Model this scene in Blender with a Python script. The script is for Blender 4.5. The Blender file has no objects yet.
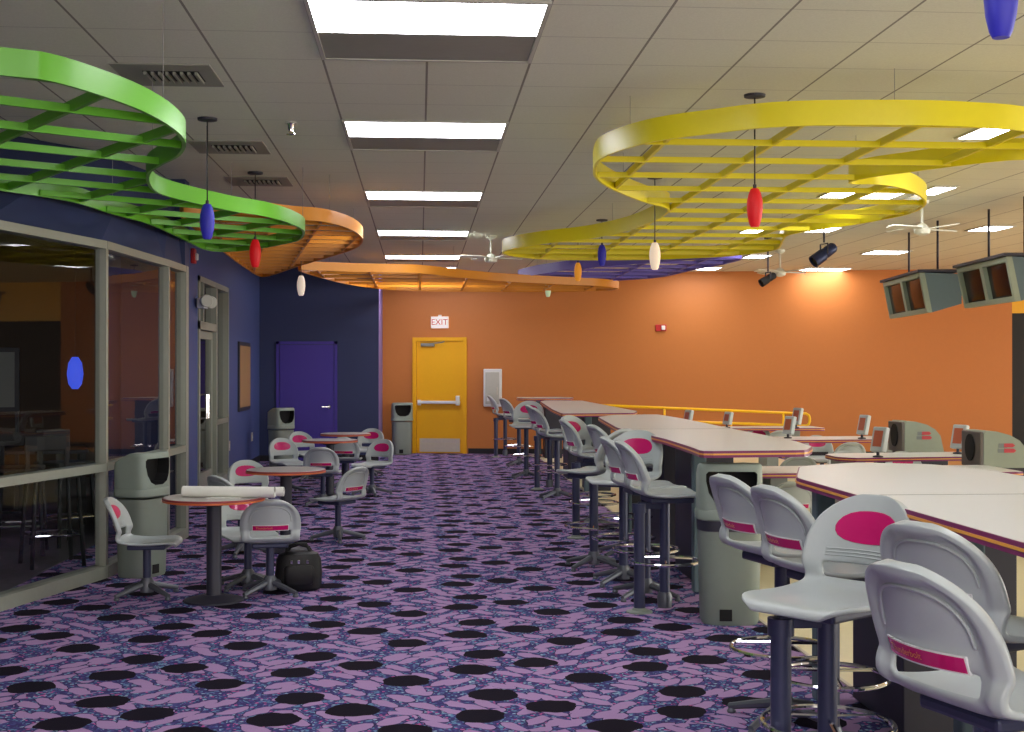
import bpy, bmesh, math, random
from mathutils import Vector, Matrix
random.seed(7)
scene = bpy.context.scene
C = scene.collection
PI = math.pi

# ------------------------------------------------------------------ camera
F = 1300.0
YAW = math.atan(92 / F)
PIT = math.atan(4 / F)
EYE = 1.56
CEIL = 3.35
cam_d = bpy.data.cameras.new('camera')
cam = bpy.data.objects.new('camera', cam_d)
C.objects.link(cam)
cam.location = (0, 0, EYE)
cam.rotation_euler = (PI / 2 + PIT, 0, -YAW)
cam_d.sensor_width = 36
cam_d.lens = 36 * F / 1024
cam_d.clip_end = 200
scene.camera = cam

# ------------------------------------------------------------------ world, exposure
w = bpy.data.worlds.new('world')
scene.world = w
w.use_nodes = True
w.node_tree.nodes['Background'].inputs[0].default_value = (0.02, 0.02, 0.03, 1)
w.node_tree.nodes['Background'].inputs[1].default_value = 0.3
vs = scene.view_settings
vs.view_transform = 'Standard'
vs.look = 'None'
vs.gamma = 1
vs.use_curve_mapping = False
vs.exposure = 0.0
LAMP = 15.0         # emission of the fluorescent panels


def area(name, loc, rot, sx, sy, power, col):
    d = bpy.data.lights.new(name, 'AREA')
    d.shape = 'RECTANGLE'
    d.size, d.size_y = sx, sy
    d.energy = power
    d.color = col
    o = bpy.data.objects.new(name, d)
    o.location = loc
    o.rotation_euler = rot
    C.objects.link(o)


# unseen fill lamps, added to brighten the ceiling: behind the viewer and far right
area('hall_fill', (4.0, -4.7, 1.9), (PI / 2, 0, 0), 14, 2.4, 470, (1, .99, .93))
area('lane_fill', (16.6, 9.0, 1.7), (PI / 2, 0, PI / 2), 18, 2.6, 1200, (1, .99, .90))


# where a point seen at (px, py) lies on the level z; floor spot for a scale s in px per metre
def at(px, py, z):
    cx, cy = (px - 512) / F, -(py - 366) / F
    fy = math.cos(PIT) - cy * math.sin(PIT)
    fz = math.sin(PIT) + cy * math.cos(PIT)
    X = cx * math.cos(YAW) + fy * math.sin(YAW)
    Y = -cx * math.sin(YAW) + fy * math.cos(YAW)
    t = (z - EYE) / fz
    return X * t, Y * t


def spot(px, s):
    return at(px, 370 + EYE * s, 0)


# ------------------------------------------------------------------ materials
def srgb(r, g, b):
    def c(v):
        v /= 255
        return v / 12.92 if v <= .04045 else ((v + .055) / 1.055) ** 2.4
    return (c(r), c(g), c(b), 1)


def nt(m):
    m.use_nodes = True
    t = m.node_tree
    return t, t.nodes, t.links, t.nodes['Principled BSDF']


def mat(name, col, rough=.5, metal=0, var=.06, scale=18, bump=0, coat=0):
    m = bpy.data.materials.new(name)
    t, n, l, b = nt(m)
    if name == 'dark_tube_glass':
        b.inputs['Specular IOR Level'].default_value = .1
    c = srgb(*col)
    b.inputs['Roughness'].default_value = rough
    b.inputs['Metallic'].default_value = metal
    b.inputs['Coat Weight'].default_value = coat
    tc = n.new('ShaderNodeTexCoord')
    no = n.new('ShaderNodeTexNoise')
    no.inputs['Scale'].default_value = scale
    no.inputs['Detail'].default_value = 4
    l.new(tc.outputs['Object'], no.inputs['Vector'])
    mx = n.new('ShaderNodeMix')
    mx.data_type = 'RGBA'
    mx.inputs[6].default_value = tuple(v * (1 - var) for v in c[:3]) + (1,)
    mx.inputs[7].default_value = tuple(min(1, v * (1 + var)) for v in c[:3]) + (1,)
    l.new(no.outputs['Fac'], mx.inputs[0])
    l.new(mx.outputs[2], b.inputs['Base Color'])
    if bump:
        bp = n.new('ShaderNodeBump')
        bp.inputs['Strength'].default_value = bump
        bp.inputs['Distance'].default_value = .002
        l.new(no.outputs['Fac'], bp.inputs['Height'])
        l.new(bp.outputs[0], b.inputs['Normal'])
    return m


def emit(name, col, strength):
    m = bpy.data.materials.new(name)
    t, n, l, b = nt(m)
    b.inputs['Base Color'].default_value = srgb(*col)
    b.inputs['Emission Color'].default_value = srgb(*col)
    b.inputs['Emission Strength'].default_value = strength
    return m


def math_node(n, l, op, a, b=None, c=None):
    q = n.new('ShaderNodeMath')
    q.operation = op
    for i, v in enumerate((a, b, c)):
        if v is None:
            continue
        if isinstance(v, (int, float)):
            q.inputs[i].default_value = v
        else:
            l.new(v, q.inputs[i])
    return q.outputs[0]


def mixc(n, l, fac, a, b):
    q = n.new('ShaderNodeMix')
    q.data_type = 'RGBA'
    for i, v in ((0, fac), (6, a), (7, b)):
        if isinstance(v, (int, float, tuple)):
            q.inputs[i].default_value = v
        else:
            l.new(v, q.inputs[i])
    return q.outputs[2]


def carpet_material():
    m = bpy.data.materials.new('patterned_carpet')
    t, n, l, b = nt(m)
    tc = n.new('ShaderNodeTexCoord')
    sx = n.new('ShaderNodeSeparateXYZ')
    # soft wobble of the woven outlines
    wob = n.new('ShaderNodeTexNoise')
    wob.inputs['Scale'].default_value = 9
    wob.inputs['Detail'].default_value = 2
    l.new(tc.outputs['Object'], wob.inputs['Vector'])
    wv = n.new('ShaderNodeVectorMath')
    wv.operation = 'SUBTRACT'
    l.new(wob.outputs['Color'], wv.inputs[0])
    wv.inputs[1].default_value = (.5, .5, .5)
    ws = n.new('ShaderNodeVectorMath')
    ws.operation = 'SCALE'
    l.new(wv.outputs[0], ws.inputs[0])
    ws.inputs['Scale'].default_value = .07
    wa = n.new('ShaderNodeVectorMath')
    wa.operation = 'ADD'
    l.new(tc.outputs['Object'], wa.inputs[0])
    l.new(ws.outputs[0], wa.inputs[1])
    l.new(wa.outputs[0], sx.inputs[0])
    TX, TY = .92, .90
    best = None
    for (ox, oy) in ((.27, 5.87), (.35, 6.24), (.61, 6.01), (.85, 6.55)):
        dx = math_node(n, l, 'SUBTRACT', sx.outputs[0], ox)
        dx = math_node(n, l, 'WRAP', dx, TX / 2, -TX / 2)
        dy = math_node(n, l, 'SUBTRACT', sx.outputs[1], oy)
        dy = math_node(n, l, 'WRAP', dy, TY / 2, -TY / 2)
        dx2 = math_node(n, l, 'POWER', math_node(n, l, 'ABSOLUTE', math_node(n, l, 'DIVIDE', dx, .118)), 2.0)
        dy2 = math_node(n, l, 'POWER', math_node(n, l, 'ABSOLUTE', math_node(n, l, 'DIVIDE', dy, .115)), 2.0)
        d = math_node(n, l, 'ADD', dx2, dy2)
        best = d if best is None else math_node(n, l, 'MINIMUM', best, d)
    blob = math_node(n, l, 'LESS_THAN', best, 1.0)
    # leaf shapes: stretched cells with a gap between them
    def leaves(ang, thr):
        m1 = n.new('ShaderNodeMapping')
        m1.inputs['Rotation'].default_value = (0, 0, -ang)
        l.new(wa.outputs[0], m1.inputs['Vector'])
        mp = n.new('ShaderNodeMapping')
        mp.inputs['Scale'].default_value = (4.3, 10.0, 1)
        l.new(m1.outputs[0], mp.inputs['Vector'])
        vo = n.new('ShaderNodeTexVoronoi')
        vo.voronoi_dimensions = '2D'
        vo.inputs['Scale'].default_value = 1
        vo.inputs['Randomness'].default_value = .7
        l.new(mp.outputs[0], vo.inputs['Vector'])
        return vo.outputs['Distance']
    sel = n.new('ShaderNodeTexVoronoi')
    sel.voronoi_dimensions = '2D'
    sel.inputs['Scale'].default_value = 3.2
    l.new(tc.outputs['Object'], sel.inputs['Vector'])
    ss = n.new('ShaderNodeSeparateColor')
    l.new(sel.outputs['Color'], ss.inputs[0])
    pick = math_node(n, l, 'GREATER_THAN', ss.outputs[0], .55)
    mixd = n.new('ShaderNodeMix')
    l.new(pick, mixd.inputs[0])
    l.new(leaves(.85, 0), mixd.inputs[2])
    l.new(leaves(2.3, 0), mixd.inputs[3])
    leaf = math_node(n, l, 'LESS_THAN', mixd.outputs[0], .385)
    rim = math_node(n, l, 'LESS_THAN', mixd.outputs[0], .425)
    # fine yarn speckle
    sp = n.new('ShaderNodeTexVoronoi')
    sp.inputs['Scale'].default_value = 75
    l.new(tc.outputs['Object'], sp.inputs['Vector'])
    cr = n.new('ShaderNodeValToRGB')
    cr.color_ramp.interpolation = 'CONSTANT'
    e = cr.color_ramp.elements
    e[0].position = 0
    e[0].color = srgb(62, 56, 106)
    e[1].position = .38
    e[1].color = srgb(74, 74, 132)
    for p, c in ((.62, (96, 134, 168)), (.76, (58, 52, 110)), (.9, (190, 90, 150)), (.95, (150, 180, 200))):
        k = e.new(p)
        k.color = srgb(*c)
    se = n.new('ShaderNodeSeparateColor')
    l.new(sp.outputs['Color'], se.inputs[0])
    l.new(se.outputs[0], cr.inputs[0])
    nz = n.new('ShaderNodeTexNoise')
    nz.inputs['Scale'].default_value = 220
    l.new(tc.outputs['Object'], nz.inputs['Vector'])
    viol = mixc(n, l, nz.outputs['Fac'], srgb(142, 112, 160), srgb(184, 152, 194))
    c0 = mixc(n, l, rim, cr.outputs[0], srgb(52, 44, 84))
    c1 = mixc(n, l, leaf, c0, viol)
    c2 = mixc(n, l, blob, c1, srgb(22, 16, 31))
    l.new(c2, b.inputs['Base Color'])
    b.inputs['Roughness'].default_value = .95
    b.inputs['Specular IOR Level'].default_value = .1
    bp = n.new('ShaderNodeBump')
    bp.inputs['Strength'].default_value = .4
    bp.inputs['Distance'].default_value = .003
    l.new(nz.outputs['Fac'], bp.inputs['Height'])
    l.new(bp.outputs[0], b.inputs['Normal'])
    return m


def ceiling_material():
    m = bpy.data.materials.new('ceiling_tile')
    t, n, l, b = nt(m)
    tc = n.new('ShaderNodeTexCoord')
    sx = n.new('ShaderNodeSeparateXYZ')
    l.new(tc.outputs['Object'], sx.inputs[0])
    px, py = .6, .613
    def line(axis, off, p, wd):
        d = math_node(n, l, 'SUBTRACT', sx.outputs[axis], off)
        d = math_node(n, l, 'WRAP', d, p / 2, -p / 2)
        return math_node(n, l, 'LESS_THAN', math_node(n, l, 'ABSOLUTE', d), wd)
    rail = line(0, -.56, px, .007)
    cross = line(1, 6.33, py, .0045)
    nz = n.new('ShaderNodeTexNoise')
    nz.inputs['Scale'].default_value = 90
    nz.inputs['Detail'].default_value = 6
    l.new(tc.outputs['Object'], nz.inputs['Vector'])
    base = mixc(n, l, nz.outputs['Fac'], srgb(210, 212, 194), srgb(232, 234, 216))
    c = mixc(n, l, math_node(n, l, 'MULTIPLY', cross, .55), base, srgb(150, 148, 136))
    c = mixc(n, l, rail, c, srgb(140, 138, 126))
    l.new(c, b.inputs['Base Color'])
    b.inputs['Roughness'].default_value = .9
    bp = n.new('ShaderNodeBump')
    bp.inputs['Strength'].default_value = .25
    bp.inputs['Distance'].default_value = .003
    l.new(nz.outputs['Fac'], bp.inputs['Height'])
    l.new(bp.outputs[0], b.inputs['Normal'])
    return m


def wood_material(name, a, b_):
    m = bpy.data.materials.new(name)
    t, n, l, b = nt(m)
    tc = n.new('ShaderNodeTexCoord')
    mp = n.new('ShaderNodeMapping')
    mp.inputs['Scale'].default_value = (1, 12, 1)
    l.new(tc.outputs['Object'], mp.inputs[0])
    nz = n.new('ShaderNodeTexNoise')
    nz.inputs['Scale'].default_value = 3
    l.new(mp.outputs[0], nz.inputs['Vector'])
    l.new(mixc(n, l, nz.outputs['Fac'], srgb(*a), srgb(*b_)), b.inputs['Base Color'])
    b.inputs['Roughness'].default_value = .3
    return m


def glass_material(name, tint=(.82, .84, .86, 1), ior=1.6):
    m = bpy.data.materials.new(name)
    m.use_nodes = True
    t = m.node_tree
    n, l = t.nodes, t.links
    n.clear()
    o = n.new('ShaderNodeOutputMaterial')
    mx = n.new('ShaderNodeMixShader')
    ge = n.new('ShaderNodeNewGeometry')
    dp = n.new('ShaderNodeVectorMath')
    dp.operation = 'DOT_PRODUCT'
    l.new(ge.outputs['Normal'], dp.inputs[0])
    l.new(ge.outputs['Incoming'], dp.inputs[1])
    c = math_node(n, l, 'SUBTRACT', 1.0, math_node(n, l, 'ABSOLUTE', dp.outputs['Value']))
    f5 = math_node(n, l, 'POWER', c, 5.0)
    fac = math_node(n, l, 'MULTIPLY_ADD', f5, .90, .038)
    l.new(fac, mx.inputs[0])
    tr = n.new('ShaderNodeBsdfTransparent')
    tr.inputs[0].default_value = tint
    gl = n.new('ShaderNodeBsdfGlossy')
    gl.inputs['Roughness'].default_value = .01
    l.new(tr.outputs[0], mx.inputs[1])
    l.new(gl.outputs[0], mx.inputs[2])
    l.new(mx.outputs[0], o.inputs[0])
    return m


M = {
    'carpet': carpet_material(),
    'ceiling': ceiling_material(),
    'orange': mat('orange_wall_paint', (196, 120, 56), .55, var=.03, bump=.1),
    'navy': mat('navy_wall_paint', (66, 80, 134), .6, var=.04, bump=.1),
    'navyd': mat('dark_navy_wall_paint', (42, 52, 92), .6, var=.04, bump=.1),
    'violet': mat('violet_wall_paint', (120, 100, 160), .6, var=.04),
    'purpledoor': mat('purple_door_paint', (66, 48, 150), .5, var=.03),
    'yellow_paint': mat('yellow_door_paint', (238, 176, 18), .4, var=.03),
    'darkwall': mat('dark_brown_wall_paint', (70, 52, 42), .8),
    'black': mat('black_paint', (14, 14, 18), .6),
    'base': mat('black_rubber_base', (26, 24, 30), .6),
    'cream': mat('cream_vinyl_floor', (226, 216, 176), .4),
    'lane': wood_material('maple_lane_wood', (196, 146, 84), (224, 180, 116)),
    'alu': mat('satin_aluminium_frame', (150, 154, 142), .45, .25),
    'chair': mat('pale_grey_plastic', (176, 184, 184), .33, var=.02, scale=60),
    'magenta': mat('magenta_laminate', (196, 24, 104), .22, var=.05, scale=12, coat=.4),
    'whitep': mat('white_plastic', (226, 228, 226), .4, var=.02),
    'gold': mat('yellow_lettering', (226, 140, 70), .5),
    'post': mat('slate_blue_metal', (58, 62, 90), .38, .2),
    'baseleg': mat('grey_base_metal', (96, 100, 108), .4, .4),
    'chrome': mat('polished_chrome', (230, 230, 235), .08, 1, var=.01),
    'top': mat('speckled_pale_laminate', (218, 222, 220), .32, var=.03, scale=300),
    'gtop': mat('speckled_grey_laminate', (186, 180, 176), .35, var=.05, scale=300),
    'plum': mat('plum_edge_trim', (120, 30, 92), .4),
    'amber': mat('amber_edge_stripe', (228, 162, 66), .4),
    'terra': mat('orange_edge_trim', (214, 110, 58), .4),
    'red_edge': mat('red_edge_trim', (150, 62, 66), .4),
    'gpanel': mat('grey_panel_laminate', (140, 146, 142), .5),
    'dpanel': mat('dark_pedestal_laminate', (44, 44, 58), .5),
    'bin': mat('grey_green_bin_plastic', (128, 138, 128), .5, var=.04, bump=.2),
    'binlid': mat('grey_green_hood_plastic', (136, 148, 138), .5, var=.04, bump=.2),
    'dark': mat('dark_cavity', (12, 12, 14), .8),  # near-black; paints in the shade of hood, duct and ball openings
    'lime': mat('lime_green_metal', (100, 178, 42), .36, var=.02),
    'yel': mat('lemon_yellow_metal', (238, 224, 24), .36, var=.02),
    'ora': mat('orange_metal', (222, 142, 26), .4, var=.02),
    'vio': mat('violet_blue_metal', (108, 96, 196), .4, var=.02),
    'wire': mat('grey_wire', (150, 150, 145), .5),
    'cord': mat('dark_cord', (40, 38, 40), .5),
    'steel': mat('brushed_steel', (206, 198, 182), .5, .35),
    'trof': mat('white_enamel_frame', (190, 190, 178), .5),
    'trofg': mat('grey_enamel_panel', (150, 150, 138), .6),
    'tvbox': mat('blue_grey_cabinet', (88, 108, 116), .6),
    'tvfr': mat('grey_green_bezel', (140, 152, 136), .5),
    'screen': mat('dark_tube_glass', (26, 10, 14), .18),
    'oscreen': mat('dull_orange_display', (176, 92, 62), .3),
    'ballret': mat('sage_grey_hood', (140, 152, 138), .45),
    'collar': mat('dark_taupe_plastic', (98, 92, 88), .5),
    'redlogo': mat('red_logo_paint', (186, 60, 70), .5),
    'shadowlogo': mat('grey_logo_shadow', (116, 124, 124), .5),
    'bag': mat('black_nylon', (12, 12, 15), .55, bump=.6, scale=40),
    'paper': mat('white_paper', (232, 232, 224), .7, var=.03),
    'picture': wood_material('honey_wood_panel', (160, 120, 60), (196, 156, 90)),
    'rail': mat('yellow_gloss_rail', (252, 200, 14), .3),
    'navycan': mat('navy_lamp_housing', (34, 44, 84), .4, .3),
    'fan': mat('white_fan_enamel', (226, 228, 214), .4),
    'redp': mat('red_plastic', (190, 36, 40), .4),
    'panel': mat('fluorescent_gold', (200, 150, 60), .5),
    'glass': glass_material('window_glass'),
    'lamp': emit('fluorescent_lens', (250, 250, 255), LAMP),
}
PEND = {k: emit('%s_pendant_glass' % k, c, s) for k, c, s in (
    ('blue', (46, 44, 170), .12), ('red', (200, 14, 24), .3), ('white', (232, 214, 196), .45),
    ('pink', (236, 214, 190), .5), ('orange', (226, 148, 40), .35), ('mint', (190, 214, 176), .3))}


# ------------------------------------------------------------------ mesh helpers
class MB:
    def __init__(self):
        self.v, self.f, self.mi, self.sm = [], [], [], []

    def add(self, vs, fs, mi=0, sm=False):
        b = len(self.v)
        self.v += [tuple(p) for p in vs]
        for f in fs:
            self.f.append([b + i for i in f])
            self.mi.append(mi)
            self.sm.append(sm)
        return self

    def box(self, x0, x1, y0, y1, z0, z1, bev=0, mi=0, T=None):
        """box; bev rounds all edges by a small chamfer"""
        bm = bmesh.new()
        bmesh.ops.create_cube(bm, size=1)
        for v in bm.verts:
            v.co = Vector(((x0 + x1) / 2 + v.co.x * (x1 - x0), (y0 + y1) / 2 + v.co.y * (y1 - y0),
                           (z0 + z1) / 2 + v.co.z * (z1 - z0)))
        if bev:
            bmesh.ops.bevel(bm, geom=list(bm.edges), offset=bev, segments=2, affect='EDGES', profile=.5)
        self.from_bm(bm, mi, False, T)
        return self

    def from_bm(self, bm, mi=0, sm=False, T=None):
        bm.verts.index_update()
        vs = [(T @ v.co) if T else v.co.copy() for v in bm.verts]
        fs = [[v.index for v in f.verts] for f in bm.faces]
        self.add(vs, fs, mi, sm)
        bm.free()

    def prism(self, pts, z0, z1, mi=0, T=None):
        n = len(pts)
        vs = [Vector((p[0], p[1], z0)) for p in pts] + [Vector((p[0], p[1], z1)) for p in pts]
        if T:
            vs = [T @ v for v in vs]
        fs = [list(range(n - 1, -1, -1)), list(range(n, 2 * n))]
        fs += [[i, (i + 1) % n, n + (i + 1) % n, n + i] for i in range(n)]
        return self.add(vs, fs, mi)

    def tube(self, pts, r, seg=10, mi=0, closed=False, rr=None):
        pts = [Vector(p) for p in pts]
        n = len(pts)
        vs, fs = [], []
        up = None
        for i, p in enumerate(pts):
            if closed:
                d = (pts[(i + 1) % n] - pts[i - 1]).normalized()
            else:
                d = (pts[min(i + 1, n - 1)] - pts[max(i - 1, 0)]).normalized()
            if up is None:
                up = d.orthogonal().normalized()
            a = (up - d * up.dot(d))
            a = a.normalized() if a.length > 1e-6 else d.orthogonal().normalized()
            up = a
            b = d.cross(a)
            rad = rr[i] if rr else r
            for k in range(seg):
                t = 2 * PI * k / seg
                vs.append(p + (a * math.cos(t) + b * math.sin(t)) * rad)
        m = n if closed else n - 1
        for i in range(m):
            for k in range(seg):
                j = (i + 1) % n
                fs.append([i * seg + k, i * seg + (k + 1) % seg, j * seg + (k + 1) % seg, j * seg + k])
        self.add(vs, fs, mi, True)
        if not closed:
            self.add(vs[:seg][::-1], [list(range(seg))], mi)
            self.add(vs[-seg:], [list(range(seg))], mi)
        return self

    def lathe(self, prof, seg=32, mi=0, T=None, power=2.0, sx=1, sy=1, cap=True):
        """profile of (radius, z); power > 2 gives a rounded square section"""
        vs, fs = [], []
        for r, z in prof:
            for k in range(seg):
                a = 2 * PI * k / seg
                c, s = math.cos(a), math.sin(a)
                q = (abs(c) ** power + abs(s) ** power) ** (-1 / power)
                vs.append(Vector((r * q * c * sx, r * q * s * sy, z)))
        if T:
            vs = [T @ v for v in vs]
        for i in range(len(prof) - 1):
            for k in range(seg):
                fs.append([i * seg + k, i * seg + (k + 1) % seg, (i + 1) * seg + (k + 1) % seg, (i + 1) * seg + k])
        self.add(vs, fs, mi, True)
        if cap:
            self.add(vs[:seg][::-1], [list(range(seg))], mi)
            self.add(vs[-seg:], [list(range(seg))], mi)
        return self

    def build(self, name, mats, parent=None, loc=None):
        me = bpy.data.meshes.new(name)
        me.from_pydata(self.v, [], self.f)
        for i, p in enumerate(me.polygons):
            p.material_index = self.mi[i]
            p.use_smooth = self.sm[i]
        if not isinstance(mats, (list, tuple)):
            mats = [mats]
        for m in mats:
            me.materials.append(m)
        bm = bmesh.new()
        bm.from_mesh(me)
        bmesh.ops.remove_doubles(bm, verts=bm.verts, dist=1e-6)
        bmesh.ops.recalc_face_normals(bm, faces=bm.faces)
        for e in bm.edges:
            if len(e.link_faces) == 2 and e.calc_face_angle(0) > .7:
                e.smooth = False
        bm.to_mesh(me)
        bm.free()
        o = bpy.data.objects.new(name, me)
        C.objects.link(o)
        if parent:
            o.parent = parent
        if loc:
            o.location = loc
        return o


def tag(o, label, cat, group=None):
    o['label'] = label
    o['category'] = cat
    if group:
        o['group'] = group
    return o


def thing(name, label, cat, loc=(0, 0, 0), rz=0, group=None):
    o = bpy.data.objects.new(name, None)
    o.empty_display_size = .1
    C.objects.link(o)
    o.location = loc
    o.rotation_euler = (0, 0, rz)
    return tag(o, label, cat, group)


def struct(o):
    o['kind'] = 'structure'
    return o


def copy_tree(o, parent=None):
    c = o.copy()
    C.objects.link(c)
    c.parent = parent
    for ch in list(o.children):
        copy_tree(ch, c)
    return c


def text_mesh(body, size):
    cu = bpy.data.curves.new('lettering', 'FONT')
    cu.body = body
    cu.size = size
    cu.align_x = 'CENTER'
    cu.align_y = 'CENTER'
    cu.resolution_u = 2
    ob = bpy.data.objects.new('lettering', cu)
    C.objects.link(ob)
    dg = bpy.context.evaluated_depsgraph_get()
    me = bpy.data.meshes.new_from_object(ob.evaluated_get(dg))
    vs = [v.co.copy() for v in me.vertices]
    fs = [list(p.vertices) for p in me.polygons]
    bpy.data.objects.remove(ob)
    bpy.data.curves.remove(cu)
    bpy.data.meshes.remove(me)
    return vs, fs


def smooth_loop(pts, k=5):
    n = len(pts)
    out = []
    for i in range(n):
        p0, p1, p2, p3 = pts[i - 1], pts[i], pts[(i + 1) % n], pts[(i + 2) % n]
        for j in range(k):
            t = j / k
            out.append(tuple(.5 * (2 * p1[a] + (p2[a] - p0[a]) * t + (2 * p0[a] - 5 * p1[a] + 4 * p2[a] - p3[a]) * t * t
                                   + (3 * p1[a] - p0[a] - 3 * p2[a] + p3[a]) * t ** 3) for a in (0, 1)))
    return out


# ------------------------------------------------------------------ the room
WL = -2.74
wallL = at(382, 275, CEIL)
wallR = at(1012, 268.5, CEIL)
wd = Vector((wallR[0] - wallL[0], wallR[1] - wallL[1], 0))
WALEN = wd.length
wd.normalize()
wn = Vector((wd.y, -wd.x, 0))            # towards the camera
wall_ang = math.atan2(wd.y, wd.x)
TW = Matrix.Translation((wallL[0], wallL[1], 0)) @ Matrix.Rotation(wall_ang, 4, 'Z')   # local x along wall, -y into room
YB = 22.5
XV = wallL[0]
YMIN, XMAX = -5, 17

struct(MB().box(-12, 18, YMIN - .2, 27, -.1, 0).build('floor', M['carpet']))
ce = MB().box(-12, 18, YMIN - .2, 27, CEIL, CEIL + .1).build('ceiling', M['ceiling'])
struct(ce)
XC = 2.12
struct(MB().box(XC, 6.3, 1.2, 23.2, 0, .006).build('trim_1', M['cream']))
struct(MB().box(XC - .02, XC, 1.2, 23.2, 0, .009).build('trim_2', M['steel']))
struct(MB().box(6.3, XMAX, 1.2, 21.9, 0, .03).build('trim_3', M['lane']))
# orange side wall and a black wall painting in the dark of the opening past it
struct(MB().box(-.0, WALEN, 0, .2, 0, CEIL, T=TW).build('wall_back', M['orange']))
struct(MB().box(1.65, WALEN, -.015, 0, 0, .1, T=TW).box(0.0, .52, -.015, 0, 0, .1, T=TW).build('baseboard_back', M['base']))
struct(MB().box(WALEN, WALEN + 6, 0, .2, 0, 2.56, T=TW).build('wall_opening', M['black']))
struct(MB().box(WALEN, WALEN + 6, 0, .2, 2.56, CEIL, T=TW).build('wall_header', M['yellow_paint']))
struct(MB().box(XMAX, XMAX + .2, YMIN, 27, 0, CEIL).build('wall_right', M['navy']))
struct(MB().box(-12, XMAX, YMIN - .2, YMIN, 0, CEIL).build('wall_front', M['orange']))
# far blue wall with the violet return
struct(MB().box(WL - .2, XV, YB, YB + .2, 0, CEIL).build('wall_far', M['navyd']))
struct(MB().box(XV - .15, XV, YB + .2, wallL[1] + .1, 0, CEIL).box(XV, XV + .01, YB, wallL[1], 0, CEIL).build('wall_return', M['violet']))
# left wall with the storefront door in it
DY0, DY1, DZ = at(197, 370 + EYE * 81, 0)[1], at(228, 370 + EYE * 70, 0)[1], 2.73
struct(MB().box(WL - .2, WL, 12.55, DY0, 0, CEIL).box(WL - .2, WL, DY1, YB, 0, CEIL)
       .box(WL - .2, WL, DY0, DY1, DZ, CEIL).build('wall_left', M['navy']))
struct(MB().box(WL, WL + .012, DY1, YB, 0, .1).build('baseboard_left', M['base']))
struct(MB().box(WL, XV, YB - .012, YB, 0, .1).build('baseboard_far', M['base']))
# curved glazed bay: floor line and the line where the wall above meets the ceiling
BB = [(-7.2, 4.2), (-5.4, 5.4), (-4.1, 6.65), (-3.3, 7.7), spot(-14, 156), spot(101, 133), spot(164, 113.5), spot(182, 107)]
BT = [(-7.9, 5.0), (-6.2, 6.4), (-4.9, 7.9), (-4.0, 8.95), at(0, 133, CEIL), at(93, 150, CEIL), (-2.5, 11.6), (-2.33, 12.4)]
HEAD = 2.53
mb = MB()
n = len(BB)
vs_ = [(x, y, HEAD) for x, y in BB] + [(x, y, CEIL) for x, y in BT]
vs_ += [(x - .12, y + .06, HEAD) for x, y in BB] + [(x - .12, y + .06, CEIL) for x, y in BT]
fs_ = []
for i in range(n - 1):
    fs_.append([i, i + 1, n + i + 1, n + i])
    fs_.append([2 * n + i, 3 * n + i, 3 * n + i + 1, 2 * n + i + 1])
    fs_.append([i, 2 * n + i, 2 * n + i + 1, i + 1])
mb.add(vs_, fs_)
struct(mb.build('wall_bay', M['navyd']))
bx6, by6 = BB[-1]
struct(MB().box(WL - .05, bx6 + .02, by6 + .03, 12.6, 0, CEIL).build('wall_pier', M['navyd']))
struct(MB().box(-12, -7.1, 4.0, 4.2, 0, CEIL).build('wall_side', M['navy']))
# dark room behind the glass
struct(MB().box(-11.2, -11, 4.2, 24, 0, CEIL).box(-11, WL - .2, 19.2, 19.4, 0, CEIL).build('wall_beyond', M['darkwall']))
struct(MB().box(-11, -2.9, 4.25, 19.2, 0, .004).build('trim_4', mat('dull_grey_floor', (92, 88, 92), .5)))


def seg_T(a, b):
    d = Vector((b[0] - a[0], b[1] - a[1], 0))
    return Matrix.Translation((a[0], a[1], 0)) @ Matrix.Rotation(math.atan2(d.y, d.x), 4, 'Z'), d.length


for i in range(n - 1):
    T, L = seg_T(BB[i], BB[i + 1])
    mb = MB()
    mb.box(-.024, .026, -.045, .035, 0, HEAD, T=T)
    mb.box(0, L, -.05, .06, HEAD - .06, HEAD, T=T)
    mb.box(0, L, -.05, .06, .80, .86, T=T)
    mb.box(0, L, -.06, .07, 0, .09, T=T)
    wo = struct(mb.build('window_%d' % (i + 1), M['alu']))
    MB().add([T @ Vector(p) for p in ((.03, 0, .09), (L - .01, 0, .09), (L - .01, 0, HEAD - .06), (.03, 0, HEAD - .06))],
             [[0, 1, 2, 3]]).build('pane', M['glass'], wo)
# last bay mullion
struct(MB().box(-.04, .05, -.06, .06, 0, HEAD, T=Matrix.Translation((bx6, by6, 0))).build('window_8', M['alu']))

# storefront door in the left wall
dm = DY0 + (DY1 - DY0) * .56
mb = MB()
for y0, y1 in ((DY0, DY0 + .09), (dm - .05, dm + .05), (DY1 - .09, DY1), (DY0 + .32, DY0 + .38)):
    lo = 2.13 if abs(y0 - DY0 - .32) < .01 else 0
    mb.box(WL - .12, WL + .02, y0, y1, lo, DZ)
mb.box(WL - .12, WL + .02, DY0, DY1, DZ - .07, DZ).box(WL - .12, WL + .02, DY0, dm, 2.07, 2.17)
mb.box(WL - .12, WL + .02, dm, DY1, .82, .89).box(WL - .12, WL + .02, dm, DY1, 0, .1)
d1 = struct(mb.build('door_1', M['alu']))
mb = MB()
mb.box(WL - .08, WL - .03, DY0 + .1, DY0 + .22, .02, 2.06).box(WL - .08, WL - .03, dm - .17, dm - .06, .02, 2.06)
mb.box(WL - .08, WL - .03, DY0 + .22, dm - .17, .02, .25).box(WL - .08, WL - .03, DY0 + .22, dm - .17, 1.96, 2.06)
mb.build('door_leaf', M['alu'], d1)
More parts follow.
